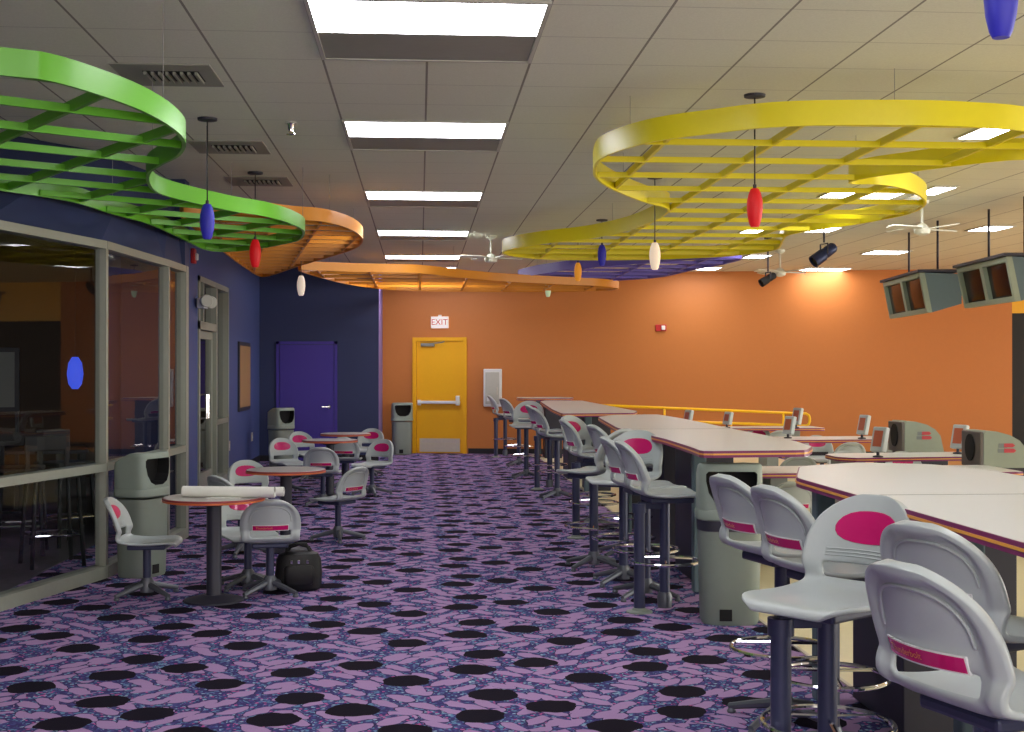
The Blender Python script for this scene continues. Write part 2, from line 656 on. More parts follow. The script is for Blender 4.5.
MB().add([(WL - .055, DY0 + .2, .2), (WL - .055, dm - .15, .2), (WL - .055, dm - .15, 2), (WL - .055, DY0 + .2, 2)], [[0, 1, 2, 3]]) \
    .add([(WL - .055, DY0 + .08, 2.15), (WL - .055, dm, 2.15), (WL - .055, dm, DZ - .05), (WL - .055, DY0 + .08, DZ - .05)], [[0, 1, 2, 3]]) \
    .add([(WL - .055, dm, .05), (WL - .055, DY1 - .08, .05), (WL - .055, DY1 - .08, DZ - .05), (WL - .055, dm, DZ - .05)], [[0, 1, 2, 3]]) \
    .build('pane', M['glass'], d1)
hy = DY0 + .3
MB().tube([(WL - .03, hy, .95), (WL + .06, hy, .95), (WL + .06, hy, 1.25), (WL - .03, hy, 1.25)], .014, 8) \
    .tube([(WL - .03, hy + .14, .95), (WL + .06, hy + .14, .95), (WL + .06, hy + .14, 1.25), (WL - .03, hy + .14, 1.25)], .014, 8) \
    .build('door_handle', M['chrome'], d1)

# purple door in the far blue wall
px0, px1 = at(278, 370 + EYE * 57.7, 0)[0], at(338, 370 + EYE * 57.7, 0)[0]
d2 = struct(MB().box(px0, px0 + .05, YB - .03, YB, 0, 2.05).box(px1 - .05, px1, YB - .03, YB, 0, 2.05)
            .box(px0, px1, YB - .03, YB, 2.0, 2.05).build('door_2', M['purpledoor']))
MB().box(px0 + .06, px1 - .06, YB - .02, YB - .004, .01, 1.99).build('door_leaf', M['purpledoor'], d2)
MB().tube([(px1 - .14, YB - .02, .93), (px1 - .14, YB - .07, .93), (px1 - .26, YB - .075, .93)], .011, 8) \
    .lathe([(.03, 0), (.03, .012)], 16, T=Matrix.Translation((px1 - .14, YB - .02, .93)) @ Matrix.Rotation(PI / 2, 4, 'X')) \
    .build('door_handle', M['chrome'], d2)
for yy, zz in ((231.5, 445), (254, 436)):
    pass

# yellow exit door on the orange wall (local x measured along the wall)
def wx(px):
    a = at(px, 370 + EYE * 53, 0)
    # intersect the ray through px with the wall line
    dx, dy = a
    # solve t*(dx,dy) = wallL + u*wd
    det = dx * (-wd.y) + dy * wd.x
    t = (wallL[0] * (-wd.y) + wallL[1] * wd.x) / det
    p = Vector((dx * t - wallL[0], dy * t - wallL[1], 0))
    return p.dot(wd)


u0, u1 = wx(413), wx(467)
H = 2.17
d3 = struct(MB().box(u0, u0 + .07, -.05, .0, 0, H, T=TW).box(u1 - .07, u1, -.05, 0, 0, H, T=TW)
            .box(u0 + .07, u1 - .07, -.05, 0, H - .07, H, T=TW).build('door_3', M['yellow_paint']))
MB().box(u0 + .075, u1 - .075, -.015, 0, .01, H - .075, T=TW).build('door_leaf', M['yellow_paint'], d3)
MB().box(u0 + .13, u1 - .13, -.02, -.015, .03, .28, T=TW).build('kick_plate', M['steel'], d3)
MB().box(u0 + .11, u1 - .12, -.09, -.035, .93, .985, .01, T=TW).box(u1 - .2, u1 - .13, -.1, -.015, .9, 1.08, .01, T=TW) \
    .box(u0 + .1, u0 + .16, -.08, -.015, .9, 1.0, .01, T=TW).build('panic_bar', M['whitep'], d3)
MB().box(u0 + .16, u0 + .42, -.07, -.015, H - .17, H - .11, .01, T=TW).tube(
    [TW @ Vector((u0 + .3, -.06, H - .12)), TW @ Vector((u0 + .55, -.1, H - .1)), TW @ Vector((u0 + .6, -.03, H - .08))], .01, 6) \
    .build('door_closer', M['alu'], d3)

# EXIT sign
ux = wx(440)
t = thing('exit_sign', 'small white EXIT sign with red letters above the yellow door', 'sign',
          TW @ Vector((ux, 0, 2.45)), wall_ang)
MB().box(-.165, .165, -.05, 0, -.11, .11, .008).build('sign_case', emit('lit_sign_face', (236, 228, 222), .35), t)
MB().box(-.03, .03, -.03, 0, .11, .14).build('mounting_bracket', M['whitep'], t)
vs, fs = text_mesh('EXIT', .155)
MB().add([Vector((v.x, -.053, v.y)) for v in vs], fs).build('exit_letters', M['redp'], t)

# extinguisher cabinet
t = thing('wall_cabinet', 'white recessed wall cabinet on the orange wall right of the yellow door', 'cabinet',
          TW @ Vector((wx(493), 0, .88)), wall_ang)
MB().box(-.17, .17, -.07, 0, 0, .7, .012).build('cabinet_body', M['whitep'], t)
MB().box(-.13, .13, -.082, -.07, .05, .64, .006).build('cabinet_door', M['trof'], t)
MB().box(.08, .1, -.095, -.082, .22, .36, .003).build('door_pull', M['steel'], t)
MB().box(-.1, -.02, -.1, -.082, .1, .17, .004).build('latch_plate', M['whitep'], t)
# strobe
t = thing('fire_alarm', 'small red fire alarm strobe with white lens high on the orange wall', 'alarm',
          TW @ Vector((wx(661), 0, 2.33)), wall_ang)
MB().box(-.1, .1, -.04, 0, -.06, .06, .008).build('alarm_body', M['redp'], t)
MB().box(.01, .08, -.075, -.04, -.04, .04, .01).build('strobe_lens', M['whitep'], t)
# handrail on the orange wall
ra, rb = wx(596), wx(808)
t = thing('handrail', 'yellow two-pipe handrail sloping down along the orange wall', 'handrail',
          TW @ Vector((ra, -.35, 0)), wall_ang)
L = rb - ra
def rz_(u, top):
    k = u / L
    return (.925 - .14 * k) if top else (.68 - .11 * k)
pts = [(0, 0, rz_(0, 1)), (L - .06, 0, rz_(L, 1)), (L - .015, 0, rz_(L, 1) - .03), (L, 0, rz_(L, 1) - .08), (L, 0, rz_(L, 0) + .08),
       (L - .015, 0, rz_(L, 0) + .03), (L - .06, 0, rz_(L, 0)), (0, 0, rz_(0, 0))]
MB().tube(pts, .024, 10).build('rail_loop', M['rail'], t)
for k in (.33, .64, .88):
    MB().tube([(L * k, 0, 0), (L * k, 0, rz_(L * k, 1))], .02, 8).build('rail_post', M['rail'], t)

# things on the left wall
fy0, fy1 = spot(238, (420 - 238) / 2.74)[1], spot(249, (420 - 249) / 2.74)[1]
t = thing('framed_panel', 'tall honey-coloured framed panel on the blue left wall past the glass door', 'picture', (WL, (fy0 + fy1) / 2, .93))
MB().box(.0, .03, fy0 - (fy0 + fy1) / 2, fy1 - (fy0 + fy1) / 2, 0, 1.06, .004).build('frame', M['dpanel'], t)
h = (fy1 - fy0) / 2 - .05
MB().box(.03, .035, -h, h, .06, 1.0).build('panel', M['picture'], t)
for px, py, lb in ((231.5, 445, 'small pale switch plate low on blue wall right beside the glass door'),
                   (254, 436, 'small pale switch plate on blue wall below and right of the framed panel')):
    s = (420 - px) / 2.74
    y = 1300 / s
    t = thing('switch_plate', lb, 'switch', (WL, y, EYE - (py - 370) / s))
    MB().box(0, .012, -.08, .08, -.07, .07, .003).build('plate', M['steel'], t)
    MB().box(.012, .02, -.02, .02, -.025, .025, .002).build('toggle', M['whitep'], t)
t = thing('emergency_light', 'white twin-head emergency light above the glass door', 'lamp', (WL + .02, 1300 / 80 , 2.38))
MB().box(0, .09, -.16, .16, -.06, .06, .012).build('housing', M['whitep'], t)
for sy in (-.16, .16):
    MB().lathe([(.03, 0), (.075, .03), (.08, .07), (.07, .085)], 20,
               T=Matrix.Translation((.1, sy, .02)) @ Matrix.Rotation(PI / 2, 4, 'X') @ Matrix.Rotation(.5, 4, 'Y')).build('lamp_head', M['trof'], t)
t = thing('fire_alarm', 'red and white alarm high on blue wall, half hidden by green trellis', 'alarm', (WL + .0, 1300 / 82, 2.93))
MB().box(0, .05, -.07, .07, -.09, .09, .01).build('alarm_body', M['redp'], t)
MB().box(.05, .08, -.04, .04, -.05, .03, .01).build('strobe_lens', M['whitep'], t)

# ------------------------------------------------------------------ ceiling fixtures
def troffer(x0, x1, y0, y1, yl, label, group):
    """lens from y0 to yl, plain panel from yl to y1"""
    t = thing('ceiling_light', label, 'light', ((x0 + x1) / 2, (y0 + y1) / 2, CEIL), 0, group)
    hx, hy = (x1 - x0) / 2, (y1 - y0) / 2
    e = .022
    m = MB().box(-hx, hx, -hy, -hy + e, -.014, 0).box(-hx, hx, hy - e, hy, -.014, 0)
    m.box(-hx, -hx + e, -hy + e, hy - e, -.014, 0).box(hx - e, hx, -hy + e, hy - e, -.014, 0)
    m.build('light_frame', M['trof'], t)
    k = yl - (y0 + y1) / 2
    MB().box(-hx + e, hx - e, -hy + e, k, -.01, -.002).build('lens', M['lamp'], t)
    if yl < y1 - .1:
        MB().box(-hx + e, hx - e, k, hy - e, -.008, -.002).build('blank_panel', M['trofg'], t)
    return t


XL0, XL1 = -.56, .64
ords = ['nearest wide ceiling light of the row over the aisle', 'second wide ceiling light of the aisle row, counting from the front',
        'third wide ceiling light of the aisle row, counting from the front', 'fourth wide ceiling light of the aisle row, just before the far bright pair',
        'fifth wide ceiling light of the aisle row, last but one before the exit door', 'farthest ceiling light of the aisle row, above the exit door']
for (y0, lb) in zip((6.33, 9.4, 13.05, 16.7, 20.3, 22.6), ords):
    y0 -= .06
    troffer(XL0, XL1, y0, min(y0 + 1.23, 23.8), y0 + .63, lb, 'wide ceiling lights over the aisle')
for y0 in (-2.9, .2, 3.3):  # extra unseen fixtures, added to light the chairs
    troffer(XL0, XL1, y0, y0 + 1.23, y0 + .68, 'added wide ceiling light over the aisle, unseen, lighting the chairs', 'added aisle lights out of view')
for px, py, wpx, lb in (
        (995, 131, 52, 'small bright ceiling light beside right end of yellow trellis rim'),
        (843, 193, 36, 'left one of two small ceiling lights shining through yellow trellis notch'),
        (884, 194, 36, 'right one of two small ceiling lights shining through yellow trellis notch'),
        (935, 190, 26, 'small ceiling light just right of the yellow trellis round lobe'),
        (755, 230, 24, 'small ceiling light below the red pendant, seen through yellow slats'),
        (820, 229, 34, 'small ceiling light right above the navy spotlight'),
        (886, 252, 40, 'small oval-looking ceiling light left of the hanging televisions'),
        (990, 228, 32, 'small ceiling light above the right pair of hanging televisions'),
        (825, 269, 46, 'small ceiling light close above the orange wall, under navy spotlight'),
        (692, 268, 56, 'wide ceiling light close above orange wall at the end of violet trellis'),
        (757, 256, 24, 'small ceiling light by the far tip of yellow trellis')):
    x, y = at(px, py, CEIL)
    s = (370 - py) / 1.79
    hw = wpx / s / 2
    hy = max(.26, 9.5 * y * y / (F * 1.79) / 2) if py > 200 else .28
    troffer(x - hw, x + hw, y - .3, y + .3, y + .3, lb, 'ceiling lights over the lanes')
for x in (3.2, 6.2, 9.5, 13):  # unseen fixtures added to light the chairs and the right side
    for y in (-1.5, 2.2, 5.4):
        troffer(x - .3, x + .3, y - .3, y + .3, y + .3, 'added small ceiling light over the lanes, unseen', 'added lane lights out of view')
for x in (9.5, 13):  # more unseen fixtures, added to brighten the lane side
    for y in (9, 13, 17):
        troffer(x - .3, x + .3, y - .3, y + .3, y + .3, 'added small ceiling light far over the lanes, unseen', 'added lane lights out of view')

for k, (yc, lb) in enumerate(((8.0, 'nearest ceiling air vent, above the green trellis'),
                              (10.56, 'middle ceiling air vent, behind the blue pendant cord'),
                              (12.45, 'farthest ceiling air vent, behind the red pendant cord'))):
    t = thing('ceiling_vent', lb, 'vent', (-1.52, yc, CEIL), 0, 'ceiling vents')
    MB().box(-.29, .29, -.29, .29, -.008, 0).build('vent_plate', M['trofg'], t)
    MB().box(-.13, .2, -.13, .13, -.012, -.008).build('duct_opening', M['dark'], t)
    for j in range(8):
        x = -.12 + j * .043
        MB().box(x - .004, x + .012, -.13, .13, -.03, -.01, T=Matrix.Identity(4)).build('louvre', M['trofg'], t)

x, y = at(291, 122, CEIL)
t = thing('sprinkler', 'small chrome sprinkler head on the ceiling beside the aisle lights', 'sprinkler', (x, y, CEIL))
MB().lathe([(.045, -.012), (.045, 0)], 20).build('escutcheon', M['trof'], t)
MB().lathe([(.02, -.07), (.024, -.02), (.03, -.012)], 12).lathe([(.012, -.095), (.035, -.09), (.035, -.082), (.012, -.075)], 14).build('nozzle', M['chrome'], t)


def pendant(px, s, kind, label, zlow=2.49):
    x, y = spot(px, s)
    t = thing('pendant_lamp', label, 'lamp', (x, y, CEIL), 0, 'small pendant lamps')
    MB().lathe([(.03, -.022), (.068, -.016), (.07, 0)], 24).build('canopy', M['dpanel'], t)
    zt = zlow + .25 - CEIL
    MB().tube([(0, 0, -.01), (0, 0, zt)], .005, 6).build('cord', M['cord'], t)
    z0 = zlow - CEIL
    prof = [(.026, 0), (.036, .02), (.047, .07), (.052, .12), (.05, .17), (.04, .215), (.028, .245), (.02, .25)]
    MB().lathe([(r, z0 + z) for r, z in prof], 24).build('lamp_shade', PEND[kind], t)
    MB().lathe([(.012, z0 + .25), (.012, z0 + .275)], 12).build('socket', M['dpanel'], t)


pendant(207, 140.8, 'blue', 'blue glass pendant lamp beside the green trellis')
pendant(255, 110.6, 'red', 'red glass pendant lamp beside the green trellis')
pendant(301, 80, 'white', 'white glass pendant lamp in front of the far blue wall')
pendant(755, 154, 'red', 'red glass pendant lamp hanging through the yellow trellis')
pendant(655, 108, 'pink', 'pale pinkish glass pendant lamp below left half of yellow trellis')
pendant(602, 84, 'blue', 'small blue glass pendant lamp peeping below the yellow trellis left lobe', 2.80)
pendant(578, 73, 'orange', 'orange glass pendant lamp below the yellow trellis left tip', 2.78)
pendant(548, 59, 'mint', 'pale greenish glass pendant lamp farthest away, before the orange wall', 2.80)
pendant(1002, 320, 'blue', 'blue glass pendant lamp cut off by the top right corner', 2.60)


# ------------------------------------------------------------------ suspended trellises
def clip(poly, p, d):
    """intervals of line p + t d inside poly"""
    ts = []
    n = len(poly)
    for i in range(n):
        a, b = poly[i], poly[(i + 1) % n]
        ex, ey = b[0] - a[0], b[1] - a[1]
        den = d[0] * ey - d[1] * ex
        if abs(den) < 1e-9:
            continue
        qx, qy = a[0] - p[0], a[1] - p[1]
        t = (qx * ey - qy * ex) / den
        u = (qx * d[1] - qy * d[0]) / den
        if 0 <= u < 1:
            ts.append(t)
    ts.sort()
    return [(ts[i], ts[i + 1]) for i in range(0, len(ts) - 1, 2) if ts[i + 1] - ts[i] > .12]


def trellis(name, label, poly, z, band, mat_, ang, step, off=(0, 0), k=5, wires=5):
    poly = smooth_loop(poly, k)
    cx = sum(p[0] for p in poly) / len(poly)
    cy = sum(p[1] for p in poly) / len(poly)
    t = thing(name, label, 'ceiling decoration', (cx, cy, z), 0, 'coloured ceiling trellises')
    P = [(p[0] - cx, p[1] - cy) for p in poly]
    n = len(P)
    # inner offset
    area = sum(P[i][0] * P[(i + 1) % n][1] - P[(i + 1) % n][0] * P[i][1] for i in range(n))
    sg = 1 if area > 0 else -1
    Q = []
    for i in range(n):
        a, b = P[i - 1], P[(i + 1) % n]
        tx, ty = b[0] - a[0], b[1] - a[1]
        L = math.hypot(tx, ty) or 1
        Q.append((P[i][0] - sg * ty / L * .02, P[i][1] + sg * tx / L * .02))
    vs = [(x, y, 0) for x, y in P] + [(x, y, band) for x, y in P] + [(x, y, 0) for x, y in Q] + [(x, y, band) for x, y in Q]
    fs = []
    for i in range(n):
        j = (i + 1) % n
        fs += [[i, j, n + j, n + i], [2 * n + j, 2 * n + i, 3 * n + i, 3 * n + j], [n + i, n + j, 3 * n + j, 3 * n + i], [j, i, 2 * n + i, 2 * n + j]]
    m = MB().add(vs, fs, 0, True)
    m.build('rim_band', mat_, t)
    R = 12
    for kind in (0, 1):
        a = ang + kind * PI / 2
        d = (math.cos(a), math.sin(a))
        q = (-d[1], d[0])
        o = off[kind] - (q[0] * cx + q[1] * cy)
        o = o % step
        i = -30
        while i < 30:
            c = o + i * step
            i += 1
            p = (q[0] * c, q[1] * c)
            for t0, t1 in clip(Q, p, d):
                T = Matrix.Translation((p[0], p[1], 0)) @ Matrix.Rotation(a, 4, 'Z')
                z0, z1 = (.005, .045) if kind == 0 else (.012, .062)
                MB().box(t0, t1, -.012, .012, z0, z1, T=T).build('slat', mat_, t)
    for i in range(wires):
        x, y = Q[int((i + .5) * n / wires)]
        MB().tube([(x, y, band), (x, y, CEIL - z)], .002, 5).build('hanger_wire', M['wire'], t)
    return t


ZY = EYE + 1.45
yel_px = [(593, 172), (597, 161), (611, 153.4), (634, 146), (663.6, 139.7), (709.5, 133.8), (760, 128), (808, 125.6), (864, 125), (926, 125.3), (972, 127), (1024, 131)]
yel_back = [(1024, 160), (985, 163), (943, 168), (905, 173), (874, 177), (855, 181), (853, 184), (880, 184.5), (905, 189), (922, 197), (926, 205), (910, 214), (877, 221), (847, 226),
            (815, 230.5), (790, 235), (784, 240), (779, 248.5), (765.6, 252), (733, 256), (700, 258), (644, 260), (562, 260.2), (519, 257.5), (502, 253), (513, 248.5), (545.6, 243.5), (590, 238.5), (630, 230),
            (657, 219), (667, 212), (664, 208), (644, 202.6), (621, 194), (603, 185), (595, 178)]
poly = [at(x, y, ZY) for x, y in yel_px] + [(4.15, 8.0), (4.6, 8.3), (4.55, 8.75)] + [at(x, y, ZY) for x, y in yel_back]
trellis('ceiling_trellis', 'large lemon yellow wavy-edged lattice hanging from the ceiling on the right', poly, ZY, .15, M['yel'], 0, .715,
        (at(640, 159.5, ZY + .025)[1], -at(638, 166, ZY + .03)[0]), 4, 9)

ZG = EYE + 1.20
gr_px = [(0, 75), (50, 81), (100, 95), (143, 111), (173, 128), (186, 143), (180, 156), (163, 165), (151, 173), (150, 183), (159, 193), (186, 201), (232, 211), (266, 216.5), (292, 224),
         (305, 232), (300, 240), (288, 243.5), (259, 249), (228, 252), (205, 250), (183, 240), (150, 225), (110, 214), (66, 201)]
poly = [(-3.4, 5.25), (-2.5, 5.05)] + [at(x, y, ZG) for x, y in gr_px] + [(-2.92, 8.75), (-3.15, 8.1), (-3.5, 7.2), (-3.75, 6.2)]
GA = math.atan2(.56, .83)
dot2 = lambda p, q: p[0] * q[0] + p[1] * q[1]
trellis('ceiling_trellis', 'lime green wavy-edged lattice hanging from the ceiling over the glass bay', poly, ZG, .115, M['lime'], GA, .6,
        (dot2(at(40, 105, ZG + .025), (-math.sin(GA), math.cos(GA))), dot2(at(49, 118, ZG + .03), (-math.cos(GA), -math.sin(GA)))), 4, 8)

ZO = EYE + 1.34
og_px = [(180, 214), (215, 215), (255, 215), (290, 219), (325, 222), (352, 230), (363, 240), (355, 249), (331, 257), (300, 266), (264, 277), (245, 268), (224, 253), (196, 231)]
trellis('ceiling_trellis', 'orange rounded lattice hanging behind the green one above the blue wall', [at(x, y, ZO) for x, y in og_px], ZO, .12, M['ora'], .15, .45, (0, 0), 5, 5)
o2_px = [(298, 270), (318, 270.5), (360, 272), (416, 273), (455, 277), (500, 281), (560, 284.2), (600, 286), (619, 288.8), (600, 291), (540, 292), (480, 292), (430, 291.5), (384, 289.5), (345, 284), (310, 275)]
o2 = []
for x, y in o2_px:
    X, Y = at(x, y, ZO)
    o2.append((X, min(Y, 22.3 if X < XV + .1 else 23.6)))
trellis('ceiling_trellis', 'long narrow orange-yellow lattice hanging before the exit door wall', o2, ZO, .12, M['ora'], .0, .7, (.2, 0), 3, 6)
ZV = EYE + 1.45
vi_px = [(518, 279), (545, 273), (600, 267), (660, 262), (720, 258.5), (742, 259.5), (722, 265), (690, 271), (663, 277), (620, 280.5), (565, 281.5), (530, 281)]
trellis('ceiling_trellis', 'violet blue lattice hanging between yellow lattice and orange wall', [at(x, y, ZV) for x, y in vi_px], ZV, .14, M['vio'], 0, .7, (.1, .4), 4, 5)


# ------------------------------------------------------------------ ceiling fans, spotlights, televisions
def fan(px, py, z, label):
    x, y = at(px, py, z)
    t = thing('ceiling_fan', label, 'fan', (x, y, CEIL), .3, 'white ceiling fans')
    zz = z - CEIL
    MB().lathe([(.03, -.06), (.07, -.03), (.075, 0)], 20).build('canopy', M['fan'], t)
    MB().tube([(0, 0, -.03), (0, 0, zz)], .013, 8).build('down_rod', M['fan'], t)
    MB().lathe([(.03, zz - .07), (.08, zz - .05), (.09, zz), (.04, zz + .05), (.015, zz + .06)], 20).build('motor', M['fan'], t)
    for k in range(4):
        T = Matrix.Rotation(k * PI / 2, 4, 'Z') @ Matrix.Rotation(.18, 4, 'X')
        MB().prism([(.06, -.02), (.16, -.05), (.45, -.06), (.47, 0), (.45, .06), (.16, .05), (.06, .02)], zz - .005, zz + .006, T=Matrix.Translation((0, 0, 0)) @ T).build('blade', M['fan'], t)


fan(491, 258, 3.05, 'white ceiling fan near the left tip of the yellow trellis')
fan(780, 272, 3.02, 'white ceiling fan in front of orange wall below yellow trellis')
fan(922, 229, 3.05, 'white ceiling fan right of the yellow trellis round lobe')


def spotlight(px, py, z, s, label, m, aim, tilt, scl=1.0):
    x, y = at(px, py, z)
    t = thing('spotlight', label, 'light', (x, y, CEIL), aim, 'theatre spotlights')
    zz = z - CEIL
    MB().lathe([(.05, -.03), (.05, 0)], 16).tube([(0, 0, 0), (0, 0, zz + .16 * scl)], .012, 8).build('hanging_rod', M['dpanel'], t)
    MB().tube([(0, -.1 * scl, zz), (0, -.1 * scl, zz + .14 * scl), (0, .1 * scl, zz + .14 * scl), (0, .1 * scl, zz)], .01, 6).build('yoke', M['dpanel'], t)
    T = Matrix.Translation((0, 0, zz)) @ Matrix.Rotation(PI / 2 + tilt, 4, 'Y')
    MB().lathe([(.05 * scl, -.2 * scl), (.075 * scl, -.17 * scl), (.08 * scl, -.02), (.07 * scl, 0), (.088 * scl, .02), (.09 * scl, .2 * scl), (.08 * scl, .2 * scl), (.07 * scl, .03)], 24, T=T).build('lamp_housing', m, t)
    MB().lathe([(.055 * scl, -.005), (.055 * scl, .0)], 20, T=T @ Matrix.Translation((0, 0, .18 * scl))).build('lens', M['dark'], t)


spotlight(824, 254, 2.93, 80, 'navy blue spotlight tilted down under ceiling, below yellow trellis', M['navycan'], PI + .2, .6, .85)
spotlight(768, 279, 2.78, 64, 'small black spotlight hanging under the white ceiling fan', M['black'], PI + .3, .5, .62)


def tv_pair(pn, pf, z0, z1, label):
    """near and far top corner pixels of the slanting front; box depth goes right"""
    a = Vector(at(pn[0], pn[1], z1) + (0,))
    b = Vector(at(pf[0], pf[1], z1) + (0,))
    d = b - a
    L = d.length
    ang = math.atan2(d.y, d.x)
    t = thing('hanging_televisions', label, 'television', (a.x, a.y, z0), ang, 'twin overhead televisions')
    H = z1 - z0
    lean = .09
    # local x along the front, local -y is into the housing (to the right), +y is towards the viewer side
    D = .46
    sh = lambda x, y, z: Vector((x, -(y + (H - z) / H * lean), z))
    def hexa(x0, x1, y0, y1, z0_, z1_, m):
        vs = [sh(x, y, z) for z in (z0_, z1_) for y in (y0, y1) for x in (x0, x1)]
        m.add(vs, [[0, 1, 3, 2], [4, 6, 7, 5], [0, 4, 5, 1], [2, 3, 7, 6], [0, 2, 6, 4], [1, 5, 7, 3]])
        return m
    body = MB()
    vs = [sh(x, .03, z) for x in (0, L) for z in (0, H)]
    vs += [Vector((x, -D, z)) for x in (0, L) for z in (.1, H - .02)]
    body.add(vs, [[0, 1, 5, 4], [2, 6, 7, 3], [0, 4, 6, 2], [1, 3, 7, 5], [4, 5, 7, 6], [0, 2, 3, 1]])
    body.build('cabinet', M['tvbox'], t)
    fr = MB()
    e = .05
    hexa(0, L, -.03, .03, 0, e, fr)
    hexa(0, L, -.03, .03, H - e, H, fr)
    hexa(0, e, -.03, .03, e, H - e, fr)
    hexa(L - e, L, -.03, .03, e, H - e, fr)
    hexa(L / 2 - e, L / 2 + e, -.03, .03, e, H - e, fr)
    fr.build('bezel', M['tvfr'], t)
    for x0, x1 in ((e, L / 2 - e), (L / 2 + e, L - e)):
        m = MB()
        N = 8
        vs, fs = [], []
        for i in range(N + 1):
            for j in range(N + 1):
                u, v = i / N, j / N
                bul = .02 * (1 - (2 * u - 1) ** 2) * (1 - (2 * v - 1) ** 2)
                vs.append(sh(x0 + (x1 - x0) * u, .015 - bul, e + (H - 2 * e) * v))
        for i in range(N):
            for j in range(N):
                q = i * (N + 1) + j
                fs.append([q, q + 1, q + N + 2, q + N + 1])
        m.add(vs, fs, 0, True).build('screen', M['screen'], t)
    MB().box(-.04, L + .04, -D + .02, .06, H + .005, H + .035).build('mounting_shelf', M['dpanel'], t)
    for x in (.25, L - .25):
        MB().tube([(x, -.25, H + .03), (x, -.25, CEIL - z0)], .014, 8).build('hanging_rod', M['dpanel'], t)


tv_pair((922, 272.5), (885, 283), 2.24, 2.71, 'left pair of grey box televisions hanging over the lanes')
tv_pair((1009, 256.4), (959, 268.5), 2.26, 2.71, 'right pair of grey box televisions hanging at the right picture edge')

# ------------------------------------------------------------------ moulded shell seat
PROF = [(.235, -.035), (.232, -.018), (.215, -.004), (.18, .0), (.12, -.004), (.06, -.008), (0, -.01), (-.06, -.008), (-.11, -.002),
        (-.145, .006), (-.17, .018), (-.186, .036), (-.195, .06), (-.203, .085), (-.212, .11), (-.222, .14), (-.231, .17), (-.24, .2), (-.248, .228),
        (-.254, .25), (-.26, .27), (-.265, .287), (-.269, .301), (-.272, .311), (-.274, .318)]
def half_w(i):
    y, z = PROF[i]
    if i <= 4:
        return (.13, .155, .185, .203, .212)[i]
    if z < .12:
        return .212 if i < 9 else .205
    t = min(1, (z - .12) / .2)
    return .205 * (max(0, 1 - t ** 2.5)) ** .5 + .0


def surf(i, u):
    """point on the sitting side at row i (float) and u in -1..1"""
    a = int(min(max(i, 0), len(PROF) - 1.001))
    k = i - a
    y = PROF[a][0] * (1 - k) + PROF[a + 1][0] * k
    z = PROF[a][1] * (1 - k) + PROF[a + 1][1] * k
    w_ = half_w(a) * (1 - k) + half_w(a + 1) * k
    x = u * w_
    back = min(1, max(0, (z - .0) / .08)) if i > 8 else 0
    y += back * 1.7 * x * x
    z += (1 - back) * .35 * max(0, abs(x) - .12) ** 1.3
    return Vector((x, y, z))


def surf_xz(x, z, off):
    """point on the backrest at given x, z pushed by off along the rear normal"""
    i = 11
    while i < len(PROF) - 2 and PROF[i + 1][1] < z:
        i += 1
    k = (z - PROF[i][1]) / (PROF[i + 1][1] - PROF[i][1])
    y = PROF[i][0] * (1 - k) + PROF[i + 1][0] * k + 1.7 * x * x
    return Vector((x, y - off, z))


def make_shell():
    NU = 26
    us = [math.sin((j / NU * 2 - 1) * PI / 2) * .35 + (j / NU * 2 - 1) * .65 for j in range(NU + 1)]
    NV = len(PROF)
    F_ = [[surf(i, u) for u in us] for i in range(NV)]
    def nrm(i, j):
        a = F_[min(i + 1, NV - 1)][j] - F_[max(i - 1, 0)][j]
        b = F_[i][min(j + 1, NU)] - F_[i][max(j - 1, 0)]
        c = b.cross(a)
        return c.normalized() if c.length > 1e-9 else Vector((0, -1, 0))
    B_ = []
    for i in range(NV):
        row = []
        for j in range(NU + 1):
            nn = nrm(i, j)
            if nn.dot(Vector((0, -.6, -1))) < 0 and i < 9:
                nn = -nn
            if i >= 9 and nn.y > 0:
                nn = -nn
            p = F_[i][j]
            z = p.z
            rim = i > 9 and (half_w(i) - abs(p.x) < .036 or z > .278)
            th = .032 if rim else (.009 if i > 12 else .018)
            if i > 9 and .082 < z < .125 and not rim:
                th = .017
            row.append(p + nn * th)
        B_.append(row)
    cells = set()
    for i in range(NV - 1):
        for j in range(NU):
            hole = i in (11, 12) and abs(us[j] + us[j + 1]) / 2 < .66
            if not hole:
                cells.add((i, j))
    vs = [p for r in F_ for p in r] + [p for r in B_ for p in r]
    o = NV * (NU + 1)
    idx = lambda i, j: i * (NU + 1) + j
    fs = []
    for i, j in cells:
        q = [idx(i, j), idx(i, j + 1), idx(i + 1, j + 1), idx(i + 1, j)]
        fs.append(q)
        fs.append([a + o for a in q[::-1]])
        for (di, dj, a, b) in ((0, -1, q[0], q[3]), (0, 1, q[1], q[2]), (-1, 0, q[0], q[1]), (1, 0, q[3], q[2])):
            if (i + di, j + dj) not in cells:
                fs.append([a, b, b + o, a + o])
    return MB().add(vs, fs, 0, True), us


